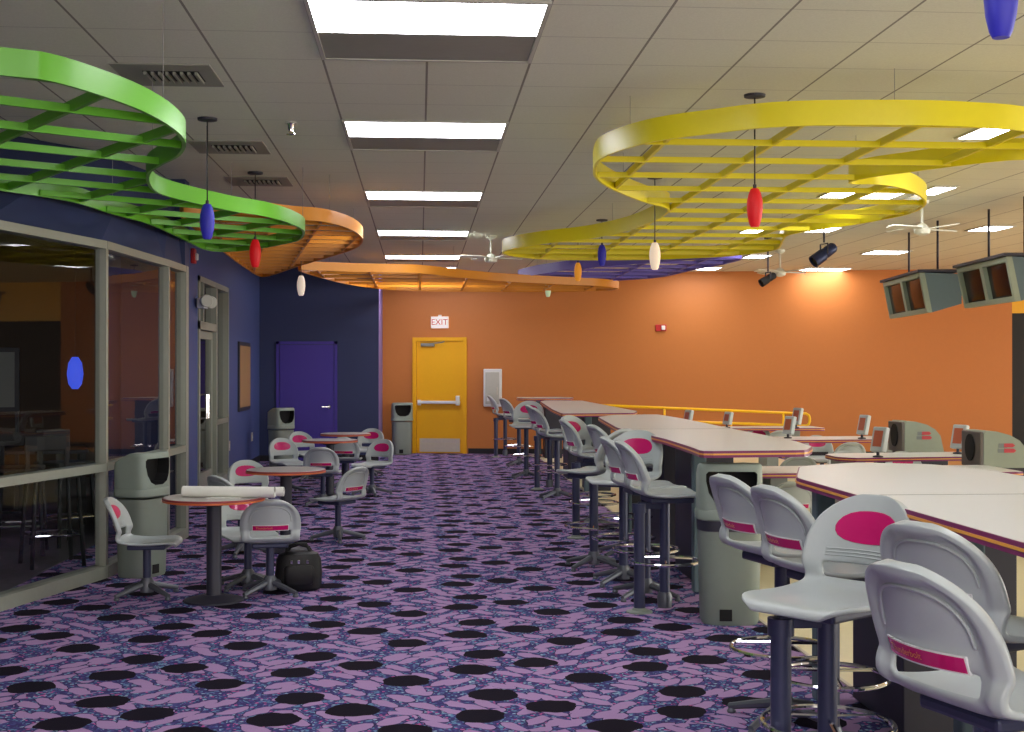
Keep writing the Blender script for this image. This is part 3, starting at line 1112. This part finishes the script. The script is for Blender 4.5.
SHELL = None
def seat_parts(parent, zseat, heading, scl=1.0):
    m, us = make_shell()
    # raised D-shaped bead round the rear panel
    arch = []
    for k in range(25):
        a = PI * k / 24
        c, s_ = math.cos(a), math.sin(a)
        q = (abs(c) ** 2.6 + abs(s_) ** 2.6) ** (-1 / 2.6)
        arch.append(surf_xz(.148 * q * c, .14 + .118 * q * s_, .0125))
    m.tube(arch, .0055, 6)
    for zz in (.108, .119, .130):
        m.tube([surf_xz(x * .01, zz, -.002) for x in range(-14, 15, 2)], .0028, 6)
    sh = m.build('seat_shell', M['chair'], parent, (0, 0, zseat))
    for e in sh.data.edges:
        e.use_edge_sharp = False
    md = sh.modifiers.new('round', 'SUBSURF')
    md.levels = md.render_levels = 1
    sh.rotation_euler = (0, 0, heading)
    sh.scale = (scl, scl, scl)
    # magenta badge on the front of the back
    N = 22
    pts = []
    for k in range(N):
        a = 2 * PI * k / N
        c, s = math.cos(a), math.sin(a)
        r = (abs(c) ** 2.6 + abs(s) ** 2.6) ** (-1 / 2.6)
        x = .122 * r * c * (1 - .14 * (s > 0) * s)
        z = .205 + .055 * r * s
        pts.append((x, z))
    b = MB()
    rings = [(0.02, -.0035), (.4, -.0035), (.75, -.0035), (.97, -.0032), (1, .001)]
    vs = [surf_xz(x * q, .205 + (z - .205) * q, off) for q, off in rings for x, z in pts]
    fs = [list(range(N))]
    for r in range(len(rings) - 1):
        for k in range(N):
            fs.append([r * N + k, r * N + (k + 1) % N, (r + 1) * N + (k + 1) % N, (r + 1) * N + k])
    b.add(vs, fs, 0, True).build('back_badge', M['magenta'], sh)
    # name band on the rear
    def strip(x0, x1, z0, z1, off, n=12):
        vs, fs = [], []
        for k in range(n + 1):
            x = x0 + (x1 - x0) * k / n
            vs += [surf_xz(x, z0, off), surf_xz(x, z1, off), surf_xz(x, z0, off - .006), surf_xz(x, z1, off - .006)]
        for k in range(n):
            q = 4 * k
            fs += [[q, q + 4, q + 5, q + 1], [q + 1, q + 5, q + 7, q + 3], [q, q + 2, q + 6, q + 4]]
        fs += [[0, 1, 3, 2], [4 * n, 4 * n + 2, 4 * n + 3, 4 * n + 1]]
        return MB().add(vs, fs)
    strip(-.13, .13, .082, .124, .0215).build('band_border', M['whitep'], sh)
    nb = strip(-.126, .126, .086, .120, .0225).build('name_band', M['magenta'], sh)
    vs, fs = text_mesh('Thunderbolt', .024)
    v2 = []
    for v in vs:
        x = v.x - .045      # read from behind
        p = surf_xz(x, .103 + v.y, .0232)
        v2.append(p)
    return sh, v2, fs


LET = {}
def make_seat(kind):
    """kind: low chair, star stool, fixed stool (with a second floor post on the aisle side)"""
    low = kind == 'low'
    zs = .385 if low else .77
    t = thing('cafe_chair' if low else 'bar_stool', 'tmp', 'chair' if low else 'stool')
    sh, v2, fs = seat_parts(t, zs, 0, .95 if low else 1.07)
    MB().add(v2, fs).build('band_lettering', M['gold'], sh)
    # metal pan under the seat
    MB().box(-.13, .13, -.12, .15, -.055, -.02, .01).build('seat_plate', M['post'], sh)
    r = .028 if low else .034
    MB().tube([(0, 0, .05), (0, 0, zs - .03)], r, 16).build('post', M['post'], t)
    # four feet
    for k in range(0 if kind == 'fixed' else 4):
        a = k * PI / 2 + PI / 4
        R_ = .25 if low else .27
        c, s = math.cos(a), math.sin(a)
        MB().tube([(c * .02, s * .02, .085), (c * R_ * .5, s * R_ * .5, .06), (c * R_, s * R_, .028)], .02, 8, rr=[.024, .02, .015]) \
            .lathe([(.018, 0), (.022, .008), (.012, .025)], 12, T=Matrix.Translation((c * (R_ - .01), s * (R_ - .01), 0))).build('foot', M['baseleg'], t)
    MB().lathe([(.045, .03), (.05, .1), (r + .004, .13)], 20).build('hub', M['baseleg'], t)
    if not low:
        ring = [(math.cos(a) * .225, math.sin(a) * .225, .33) for a in [2 * PI * k / 32 for k in range(32)]]
        m = MB().tube(ring, .0105, 8, closed=True)
        for k in range(3):
            a = k * 2 * PI / 3 + .4
            m.tube([(math.cos(a) * .225, math.sin(a) * .225, .33), (math.cos(a) * .03, math.sin(a) * .03, .35)], .008, 6)
        m.build('foot_ring', M['chrome'], t)
    if kind == 'fixed':
        MB().tube([(-.165, 0, .012), (-.165, 0, .70)], .036, 18).lathe([(.046, .64), (.046, .70)], 18, T=Matrix.Translation((-.165, 0, 0))).build('side_post', M['post'], t)
        MB().lathe([(.085, 0), (.085, .008), (.05, .016), (.04, .03)], 24, T=Matrix.Translation((-.165, 0, 0))).build('floor_flange', M['bin'], t)
        MB().box(-.175, .0, -.022, .022, .665, .71, .006).build('swing_bracket', M['post'], t)
    return t


PROTO = {}
def seat(kind, x, y, fwd, label, group):
    """fwd: direction the sitter looks at"""
    h = math.atan2(fwd[1], fwd[0]) - PI / 2
    if kind not in PROTO:
        PROTO[kind] = make_seat(kind)
        o = PROTO[kind]
    else:
        o = copy_tree(PROTO[kind])
    o.location = (x, y, 0)
    if kind == 'low':
        o.rotation_euler = (0, 0, h)
    else:
        for ch in o.children:
            if ch.name.startswith('seat_shell'):
                ch.rotation_euler = (0, 0, h)
    tag(o, label, 'chair' if kind == 'low' else 'stool', group)
    return o


GB = 'stools along the long bar tables'
# near bar table
seat('star', 1.415, 3.10, (.95, .31), 'nearest big grey stool at bottom right, seen from behind', GB)
seat('star', 1.75, 3.93, (.90, .44), 'grey stool second nearest at the right edge, partly behind the biggest one', GB)
seat('fixed', 1.415, 4.44, (-.80, -.60), 'grey stool turned to the viewer, magenta oval on its back', GB)
seat('star', 1.65, 5.13, (.97, .24), 'grey stool seen from behind right of the big grey bin', GB)
seat('star', 1.60, 5.66, (.965, .26), 'grey stool whose back overlaps the front of the big grey bin', GB)
# middle bar table
def S(kind, x, y, fwd, label):
    seat(kind, x, y, fwd, label, GB)


S('fixed', 1.575, 8.30, (1, .08), 'front grey stool of the middle group, its post bolted down on the carpet')
S('star', 1.55, 8.86, (1, .1), 'grey stool second in the middle group, just behind the front one')
S('star', 1.49, 9.46, (-.55, -.84), 'grey stool facing the viewer with magenta oval, behind two others of middle group')
S('star', 1.37, 10.2, (-.75, .66), 'grey stool turned away to the left with its arched back beside middle table')
S('star', 1.72, 10.85, (1, .2), 'grey stool pushed to middle table, mostly hidden by the arched one')
S('fixed', 1.61, 12.0, (1, .1), 'grey stool in side view left of the middle table, seat pointing right')
S('star', 1.70, 12.75, (.75, -.66), 'grey stool showing small magenta oval behind the side-view stool')
# far bar tables
S('star', 1.66, 15.7, (1, .15), 'nearer of two overlapping grey stools at the far bar table')
S('fixed', 1.69, 16.9, (1, .15), 'farther of two overlapping grey stools at the far bar table')
S('star', 1.53, 18.7, (-.25, -.97), 'grey stool facing the viewer at the far end, magenta oval on back')
S('star', 1.60, 21.0, (.95, .3), 'grey stool half hidden behind the far one that faces the viewer')
S('fixed', 1.52, 23.2, (.95, .1), 'farthest grey stool, beside the white wall cabinet')

GL = 'grey chairs round the small tables'
def Lc(px, s, fwd, label, group=GL):
    x, y = spot(px, s)
    seat('low', x, y, fwd, label, group)


Lc(270, 143.5, (-.13, .99), 'grey chair seen from behind in front of nearest round table, black bag beside it')
Lc(147, 145, (1, .02), 'grey chair in side view left of nearest round table, before the big bin')
Lc(248, 139, (.25, -.97), 'grey chair behind nearest round table, half hidden by the white rolls')
Lc(241, 118, (.75, .66), 'grey chair with its back to the white rolls, left of second round table')
Lc(254, 104.5, (.45, -.89), 'grey chair with magenta badge behind the left side of second round table')
Lc(338, 109, (-.8, .6), 'grey chair standing alone right of second round table, seen from behind')
Lc(323, 86.5, (.05, 1), 'grey chair seen from behind between second and third round tables')
Lc(289, 78.5, (.5, -.86), 'grey chair with magenta badge at left of the third round table')
Lc(306, 71, (.5, -.86), 'grey chair near the purple door at left of farthest round table')
Lc(372, 80, (-.55, -.83), 'grey chair with magenta badge at right of the third round table, by violet wall corner')
Lc(346, 75.5, (.1, 1), 'grey chair squeezed between third and farthest round tables')
Lc(368, 67.5, (-.2, -.98), 'grey chair behind the farthest round table')


# ------------------------------------------------------------------ round tables
def round_table(px, s, label):
    x, y = spot(px, s)
    t = thing('round_table', label, 'table', (x, y, 0), 0, 'small round tables')
    MB().lathe([(.30, .675), (.335, .68), (.335, .702), (.33, .705)], 56).build('tabletop', M['gtop'], t)
    MB().lathe([(.335, .676), (.3405, .678), (.3405, .688), (.335, .690)], 56, cap=False).build('edge_stripe', M['terra'], t)
    MB().lathe([(.335, .690), (.3395, .691), (.3395, .701), (.335, .7035)], 56, cap=False).build('edge_trim', M['red_edge'], t)
    MB().lathe([(.06, .02), (.05, .06), (.05, .64), (.12, .66), (.12, .675)], 24).build('column', M['dpanel'], t)
    MB().lathe([(.2, 0), (.2, .012), (.14, .028), (.07, .045)], 32).build('base_plate', M['dpanel'], t)
    return t, x, y


t1, tx, ty = round_table(214, 148, 'nearest small round table, with white paper rolls on it')
round_table(286, 116, 'second small round table from the front')
round_table(330, 81.5, 'third small round table, in front of the farthest one')
round_table(345.5, 74, 'farthest small round table, near the purple door')

# paper rolls, flat paper and bag
def roll(p0, p1, r, label):
    p0, p1 = Vector(p0), Vector(p1)
    t = thing('paper_roll', label, 'paper roll', p0, 0, 'rolled white plans on the table')
    d = p1 - p0
    T = d.to_track_quat('Z', 'Y').to_matrix().to_4x4()
    L = d.length
    MB().lathe([(r, 0), (r, L)], 28, T=T, cap=False).lathe([(r - .004, 0), (r - .004, L)], 28, T=T, cap=False) \
        .lathe([(r * .72, .0), (r * .72, L)], 20, T=T, cap=False).lathe([(r * .45, 0), (r * .45, L)], 16, T=T, cap=False).build('rolled_sheets', M['paper'], t)


zr = .706
roll((tx - .2, ty - .03, zr + .038), (tx + .42, ty - .14, zr + .038), .037, 'largest white paper roll lying across the nearest round table')
roll((tx - .18, ty + .05, zr + .033), (tx + .47, ty - .04, zr + .033), .032, 'white paper roll lying behind the largest roll')
roll((tx - .1, ty + .16, zr + .026), (tx + .43, ty + .06, zr + .026), .025, 'thinnest white paper roll, at the back of the nearest round table')
t = thing('paper_sheet', 'narrow white paper strip lying in front of the paper rolls', 'paper', (tx + .08, ty - .14, zr))
MB().box(-.12, .12, -.03, .03, 0, .004, T=Matrix.Rotation(-.12, 4, 'Z')).build('sheet', M['paper'], t)

bx, by = spot(298, 141)
t = thing('shoulder_bag', 'black bag standing on the carpet beside the nearest grey low chair', 'bag', (bx + .005, by, 0), .1)
m = MB().lathe([(.12, 0), (.15, .02), (.158, .12), (.15, .22), (.13, .26), (.09, .275)], 28, power=3, sx=1.05, sy=.6)
m.build('bag_body', M['bag'], t)
MB().lathe([(.085, .05), (.105, .06), (.105, .17), (.09, .185)], 20, power=3.5, sx=1, sy=.25, T=Matrix.Translation((0, -.085, 0))).build('front_pocket', M['bag'], t)
MB().tube([(-.09, -.02, .25), (-.08, -.02, .31), (-.02, -.02, .335), (.05, -.02, .33), (.09, -.02, .25)], .011, 8) \
    .tube([(-.09, .03, .25), (-.06, .03, .30), (.0, .03, .32), (.07, .03, .30), (.1, .03, .25)], .011, 8).build('handle', M['bag'], t)
for xx in (-.05, .0, .06):
    MB().box(xx - .008, xx + .008, -.1, -.085, .2, .225, .002).build('buckle', M['chrome'], t)


# ------------------------------------------------------------------ litter bins
def bool_hood():
    o = MB().lathe([(.198, .70), (.198, .80), (.197, .95), (.194, .974), (.184, .985), (.08, .988), (.01, .989)], 64, power=4.5, sy=.82).build('hood', [M['binlid'], M['dark']])
    # the swing opening, cut into the hood
    pts = [(-.14, .94), (.14, .94), (.155, .925), (.155, .88), (.14, .81), (.105, .755), (.05, .73), (-.05, .73), (-.105, .755), (-.14, .81), (-.155, .88), (-.155, .925)]
    n = len(pts)
    vs = [(x, -.3, z) for x, z in pts] + [(x, -.04, z) for x, z in pts]
    fs = [list(range(n)), list(range(2 * n - 1, n - 1, -1))] + [[(i + 1) % n, i, n + i, n + (i + 1) % n] for i in range(n)]
    c = MB().add(vs, fs, 1).build('cutter', [M['binlid'], M['dark']])  # near-black faces put the shade inside the hood into the colour
    md = o.modifiers.new('cut', 'BOOLEAN')
    md.object = c
    md.operation = 'DIFFERENCE'
    md.solver = 'EXACT'
    dg = bpy.context.evaluated_depsgraph_get()
    me = bpy.data.meshes.new_from_object(o.evaluated_get(dg))
    o.modifiers.clear()
    o.data = me
    for v in me.vertices:
        if v.co.z > .74 and v.co.y > -.02:
            v.co.z -= (v.co.z - .74) * (v.co.y + .02) * 1.9
    bpy.data.objects.remove(c)
    return o


def make_bin():
    t = thing('litter_bin', 'tmp', 'bin')
    MB().lathe([(.17, 0), (.178, .02), (.186, .3), (.194, .62)], 64, power=3.2, sy=.86).build('bin_body', M['bin'], t)
    MB().lathe([(.184, .57), (.197, .575), (.199, .64), (.19, .645)], 64, power=3.2, sy=.86).build('dark_band', M['dpanel'], t)  # dark band round the body, just below the collar
    MB().lathe([(.196, .635), (.207, .645), (.209, .69), (.2, .705)], 64, power=3.2, sy=.86).build('collar', M['binlid'], t)
    h = bool_hood()
    h.parent = t
    MB().box(-.075, .0, -.162, -.15, .03, .10).build('drain_slot', M['dark'], t)
    return t


bin0 = make_bin()
bin0['label'] = ''
def place_bin(o, px, s, rz, scl, label):
    x, y = spot(px, s)
    o.location = (x, y, 0)
    o.rotation_euler = (0, 0, rz)
    o.scale = (scl, scl, scl)
    tag(o, label, 'bin', 'grey litter bins')


place_bin(bin0, 729, 161, -.12, 1.0, 'big grey litter bin between the two nearest bar tables')
def plain_bin():
    o = copy_tree(bin0)
    for ch in list(o.children):
        if ch.name.startswith('dark_band'):
            bpy.data.objects.remove(ch)
    return o


place_bin(plain_bin(), 142, 131.5, 1.15, .95, 'grey litter bin with domed hood against the glass bay')
place_bin(plain_bin(), 402, 54, .15, .97, 'grey litter bin at the orange wall left of the yellow door')
place_bin(plain_bin(), 281, 62.5, .8, .97, 'grey litter bin in front of the purple door, behind the chairs')


# ------------------------------------------------------------------ bar tables
def slab_table(name, label, poly, z, seams=(), cols=(), peds=(), cat='table', group=None, th=.042, base='gpanel'):
    cx = sum(p[0] for p in poly) / len(poly)
    cy = sum(p[1] for p in poly) / len(poly)
    P = []
    for i, q in enumerate(poly):
        q = Vector((q[0] - cx, q[1] - cy))
        for nb in (poly[i - 1], poly[(i + 1) % len(poly)]):
            v = Vector((nb[0] - cx, nb[1] - cy)) - q
            P.append(q + v * min(.07, v.length * .3) / v.length)
        P.insert(-1, (P[-1] + P[-2]) * .25 + q * .5)
    P = [(p.x, p.y) for p in P]
    a = sum(P[i][0] * P[(i + 1) % len(P)][1] - P[(i + 1) % len(P)][0] * P[i][1] for i in range(len(P)))
    if a < 0:
        P = P[::-1]
    t = thing(name, label, cat, (cx, cy, 0), 0, group)
    MB().prism(P, z - th, z).build('tabletop', M['top'], t)
    def band(z0, z1, o):
        n = len(P)
        O = []
        for i in range(n):
            p, q, r = Vector(P[i - 1]), Vector(P[i]), Vector(P[(i + 1) % n])
            d1, d2 = (q - p).normalized(), (r - q).normalized()
            n1, n2 = Vector((d1.y, -d1.x)), Vector((d2.y, -d2.x))
            m = (n1 + n2)
            m = m / max(.5, m.dot(n1)) if m.length > 0 else n1
            O.append((q + m * o / max(.3, m.dot(n1)) if False else q + m.normalized() * o))
        vs = [(x, y, z0) for x, y in P] + [(x, y, z0) for x, y in O] + [(x, y, z1) for x, y in O] + [(x, y, z1) for x, y in P]
        fs = []
        for k in range(3):
            for i in range(n):
                j = (i + 1) % n
                fs.append([k * n + i, k * n + j, (k + 1) * n + j, (k + 1) * n + i])
        return MB().add(vs, fs)
    band(z - th, z - th * .62, .006).build('edge_trim', M['plum'], t)
    band(z - th * .62, z - th * .38, .009).build('edge_stripe', M['amber'], t)
    band(z - th * .38, z - .0005, .006).build('edge_trim', M['plum'], t)
    for (x0, y0, x1, y1) in seams:
        T, L = seg_T((x0 - cx, y0 - cy), (x1 - cx, y1 - cy))
        MB().box(0, L, -.003, .003, z, z + .0012, T=T).build('seam', M['gpanel'], t)
    for x, y in cols:
        MB().box(x - cx - .045, x - cx + .045, y - cy - .045, y - cy + .045, .006, z - th, .01).build('leg', M['tvbox'], t)
    for (x0, x1, y0, y1) in peds:
        MB().box(x0 - cx, x1 - cx, y0 - cy, y1 - cy, .006, z - th, .006).build('pedestal', M[base], t)
    return t


ZB = 1.07
GT = 'long bar tables'
def AB(px, py, z=ZB):
    return at(px, py, z)


A_poly = [AB(797, 477.5), (1.93, 6.5), (2.3, 6.75), (2.66, 6.6), (2.78, 6.2), (2.78, 1.9), (1.71, 1.9)]
slab_table('bar_table', 'nearest long high table with pale top, running out of the picture at right', A_poly, ZB,
           [(1.72, 4.98, 2.77, 4.98)], [(1.9, 6.02), (2.0, 4.62), (1.95, 2.3)], [(2.05, 2.55, 5.4, 6.05), (2.05, 2.55, 3.2, 3.8), (2.05, 2.55, 2.1, 2.5)], group=GT, base='dpanel')
B_poly = [AB(702, 451), AB(693, 447.5), AB(665.6, 438.7), AB(617, 427.5), AB(598.5, 417), AB(612, 414.8), AB(657, 414.3), AB(680, 418), AB(741, 430.4), AB(795, 441), AB(812, 446.5), AB(806, 450)]
y1 = AB(660, 429)[1]
slab_table('bar_table', 'middle long high table with pale top, behind the big grey bin', B_poly, ZB,
           [(1.73, y1, 2.58, y1)], [(1.95, 9.0), (1.95, 12.2)], [(2.0, 2.32, 9.5, 10.1), (2.0, 2.4, 10.6, 11.3), (2.05, 2.4, 12.6, 13.0)], group=GT, base='dpanel')
B2 = [AB(562, 413.4), AB(552, 409), AB(540.5, 401.5), AB(545, 400.4), AB(582, 400.6), AB(600, 404), AB(637, 411), AB(634, 412.8)]
slab_table('bar_table', 'far long high table with pale top, before the handrail', B2, ZB, [],
           [(2.1, 16.2), (2.2, 19.5)], [(2.15, 2.45, 16.6, 17.2), (2.1, 2.5, 18.4, 19.0)], group=GT, base='dpanel')
B3 = [(1.82, 22.4), (1.72, 22.8), (1.75, 23.5), (2.5, 23.6), (2.75, 23.2), (2.6, 22.4)]
slab_table('bar_table', 'farthest high table, close to the orange wall', B3, ZB, [], [(2.1, 23.0)], [(2.2, 2.5, 22.8, 23.2)], group=GT, base='dpanel')

# a grey low counter seen under the edge of the far table
x, y = spot(590, 104)

# ------------------------------------------------------------------ bowlers' tables, chairs, consoles, ball returns
ZL = .70
GR = "low tables in the bowlers' area"
def low_table(x0, x1, y0, y1, label, tilt=0.0):
    c = .14
    poly = [(x0 + c, y0), (x1, y0 + tilt), (x1, y1 + tilt), (x0 + c, y1), (x0, y1 - c), (x0, y0 + c)]
    return slab_table('low_table', label, poly, ZL, [], [], [((x0 + x1) / 2 - .9, (x0 + x1) / 2 - .75, y0 + .2, y1 - .2), ((x0 + x1) / 2 + .6, (x0 + x1) / 2 + .75, y0 + .2, y1 - .2)], group=GR)


low_table(2.63, 5.1, 10.65, 11.45, "long low pale table mostly hidden behind the nearest high table")
low_table(4.12, 6.0, 12.45, 13.15, 'low pale table in front of the left grey ball return', .2)
low_table(4.3, 6.1, 15.7, 16.5, 'low pale table behind, with thin upright console before the ball return', .1)
low_table(3.85, 6.0, 18.9, 19.6, 'low pale table near the handrail end')
GLB = "low chairs in the bowlers' area"
Lc(789, 124, (.1, 1), 'low grey chair seen from behind under the edge beside the big bin', GLB)
Lc(755, 109, (.35, -.93), 'low grey chair with red badge just right of the big bin', GLB)
Lc(794, 96, (.05, 1), 'low grey chair seen from behind beyond the middle high table end', GLB)
Lc(845, 81, (.0, 1), 'low grey chair seen from behind before the upright console table', GLB)
Lc(776, 68, (.0, 1), 'low grey chair seen from behind near the handrail end', GLB)
Lc(934, 107, (.1, 1), 'low grey chair back left of the right-hand ball return', GLB)
Lc(822, 75.5, (.0, -1), 'low grey chair with magenta badge behind the low table by the handrail', GLB)
Lc(851, 94, (.0, -1), 'low grey chair with magenta badge facing the viewer, left of the tilted console', GLB)
Lc(910, 94.5, (.0, -1), 'low grey chair with magenta badge facing the viewer, before the left ball return', GLB)
Lc(885, 104, (.2, 1), 'low grey chair top peeping over the nearest high table, below the tilted console', GLB)
Lc(762, 66, (.0, -1), 'low grey chair farthest away, behind others near the handrail', GLB)


def console(px, s, label, rz=.7, h=.28):
    x, y = spot(px, s)
    t = thing('score_console', label, 'console', (x, y, ZL + .001), rz, 'scoring consoles')
    MB().lathe([(.05, 0), (.05, .012), (.015, .02), (.015, .07)], 16).build('stand', M['dpanel'], t)
    T = Matrix.Translation((0, 0, .05)) @ Matrix.Rotation(-.22, 4, 'X')
    MB().box(-.085, .085, -.03, .03, 0, h - .05, .012, T=T).build('console_case', M['chair'], t)
    MB().box(-.055, .055, -.033, -.03, .05, h - .09, T=T).build('display', M['oscreen'], t)


console(878, 101.5, 'tilted grey console with dull orange display on the middle low table', -1.1, .30)
console(958, 97.5, 'grey console standing left of the right-hand ball return', -1.1, .30)
console(862, 80, 'thin upright console seen edge-on against the orange wall', -1.25, .30)
console(788, 79.5, 'lower of two overlapping small consoles by the handrail end', -1.15, .28)
console(796, 67.5, 'upper of two overlapping small consoles by the handrail end', -1.1, .30)
console(727, 67.5, 'small console before the middle of the yellow handrail, second from left', -1.2, .24)
console(687, 67.5, 'leftmost small console, tiny before the yellow handrail', -1.2, .27)


def ball_return(px, s, label):
    x, y = spot(px, s)
    t = thing('ball_return', label, 'bowling machine', (x, y, 0), 0, 'bowling ball returns')
    # side outline in x-z, extruded along y
    out = [(0, .66), (0, .98), (.02, 1.0), (.12, .995), (.25, .96), (.34, .91), (.40, .84), (.44, .66)]
    W = .42
    n = len(out)
    m = MB()
    vs = [(a, 0, b) for a, b in out] + [(a, W, b) for a, b in out]
    fs = [list(range(n - 1, -1, -1)), list(range(n, 2 * n))] + [[i, (i + 1) % n, n + (i + 1) % n, n + i] for i in range(n)]
    m.add(vs, fs).build('hood', M['ballret'], t)
    MB().box(-.035, .0, 0, W, .66, .99, .01).build('front_collar', M['collar'], t)
    MB().lathe([(.1, 0), (.1, .012)], 24, sx=1.25, T=Matrix.Translation((-.036, W / 2, .84)) @ Matrix.Rotation(-PI / 2, 4, 'Y')).build('ball_opening', M['dark'], t)
    MB().box(-.2, -.03, .06, W - .06, .58, .64, .01).box(-.2, .4, .12, W - .12, .03, .58).build('ball_rack', M['dpanel'], t)
    MB().box(0, .5, .03, W - .03, .03, .66, .01).build('base_cabinet', M['dpanel'], t)
    # stacked stroke emblem with a grey shadow
    m2 = MB()
    for z0, z1, x0, x1 in ((.845, .885, .2, .29), (.80, .835, .19, .30)):
        m2.prism([(x0 - .06, z0), (x1 - .07, z0), (x1 - .06, z1), (x0 - .06, z1)], 0, .002, T=Matrix.Translation((0, -.001, 0)) @ Matrix.Rotation(PI / 2, 4, 'X'))
    m2.build('emblem_shadow', M['shadowlogo'], t)
    m3 = MB()
    R90 = Matrix.Translation((0, -.003, 0)) @ Matrix.Rotation(PI / 2, 4, 'X')
    m3.prism([(.19, .85), (.27, .85), (.295, .865), (.27, .885), (.19, .885)], 0, .002, T=R90)
    m3.prism([(.19, .80), (.28, .80), (.305, .818), (.28, .838), (.19, .838)], 0, .002, T=R90)
    m3.build('emblem', M['redlogo'], t)


ball_return(905, 91.5, 'left grey ball return hood with red emblem beyond the pale tables')
ball_return(984, 109, 'right grey ball return hood with red emblem at the picture edge')

# ------------------------------------------------------------------ behind the glass: high table with dark stools, pendant, lamp
def dark_stool(x, y, rz, label):
    t = thing('wooden_stool', label, 'stool', (x, y, .004), rz, 'dark stools behind the glass')
    m = MB().box(-.19, .19, -.19, .19, .70, .74, .012)
    m.build('seat', M['black'], t)
    for sx in (-1, 1):
        for sy in (-1, 1):
            MB().tube([(sx * .2, sy * .2, 0), (sx * .16, sy * .16, .7)], .017, 8).build('leg', M['black'], t)
    MB().tube([(-.19, -.19, .25), (.19, -.19, .25), (.19, .19, .25), (-.19, .19, .25)], .011, 6, closed=True).build('stretcher', M['chrome'], t)
    MB().box(-.18, .18, .15, .18, .9, 1.02, .01).box(-.17, -.14, .15, .18, .74, .92).box(.14, .17, .15, .18, .74, .92).build('backrest', M['black'], t)


def beh(px, s):
    return spot(px, s)


for px, s, rz, lb in ((20, 118, .2, 'dark stool behind the glass bay, nearest the left picture edge'), (52, 125, .5, 'dark stool behind the glass bay beside the dark table'),
                      (64, 112, .9, 'dark stool behind the glass, right end of the dark table')):
    x, y = beh(px, s)
    dark_stool(x, y, rz, lb)
x, y = beh(40, 98)
t = thing('dark_table', 'dark square table standing in the dim room behind the glass bay', 'table', (x, y, .004), .3)
MB().box(-.45, .45, -.4, .4, .72, .76, .01).build('tabletop', M['dpanel'], t)
for sx in (-1, 1):
    for sy in (-1, 1):
        MB().box(sx * .4 - .025, sx * .4 + .025, sy * .35 - .025, sy * .35 + .025, 0, .72).build('leg', M['black'], t)
x, y = beh(75, 100)
t = thing('pendant_lamp', 'glowing blue pendant seen through the glass bay', 'lamp', (x, y, CEIL))
MB().tube([(0, 0, 0), (0, 0, -1.66)], .004, 6).build('cord', M['cord'], t)
MB().lathe([(.03, -1.98), (.065, -1.93), (.08, -1.83), (.065, -1.72), (.03, -1.66)], 24).build('lamp_shade', emit('lit_blue_glass', (50, 90, 235), .9), t)

# notice board on a stand in the dim room
x, y = beh(-7, 92)
t = thing('notice_board', 'pale board on a stand seen through the glass bay at left picture edge', 'board', (x, y, .005), .2)
MB().box(-.27, .27, -.02, .02, 1.1, 1.8, .006).build('board_frame', M['dpanel'], t)
MB().box(-.22, .22, -.026, -.02, 1.15, 1.75).build('board_face', M['gpanel'], t)
MB().box(-.26, -.22, .02, .05, 0, 1.3).box(.22, .26, .02, .05, 0, 1.3).box(-.3, .3, -.15, .2, 0, .03).build('stand', M['dpanel'], t)
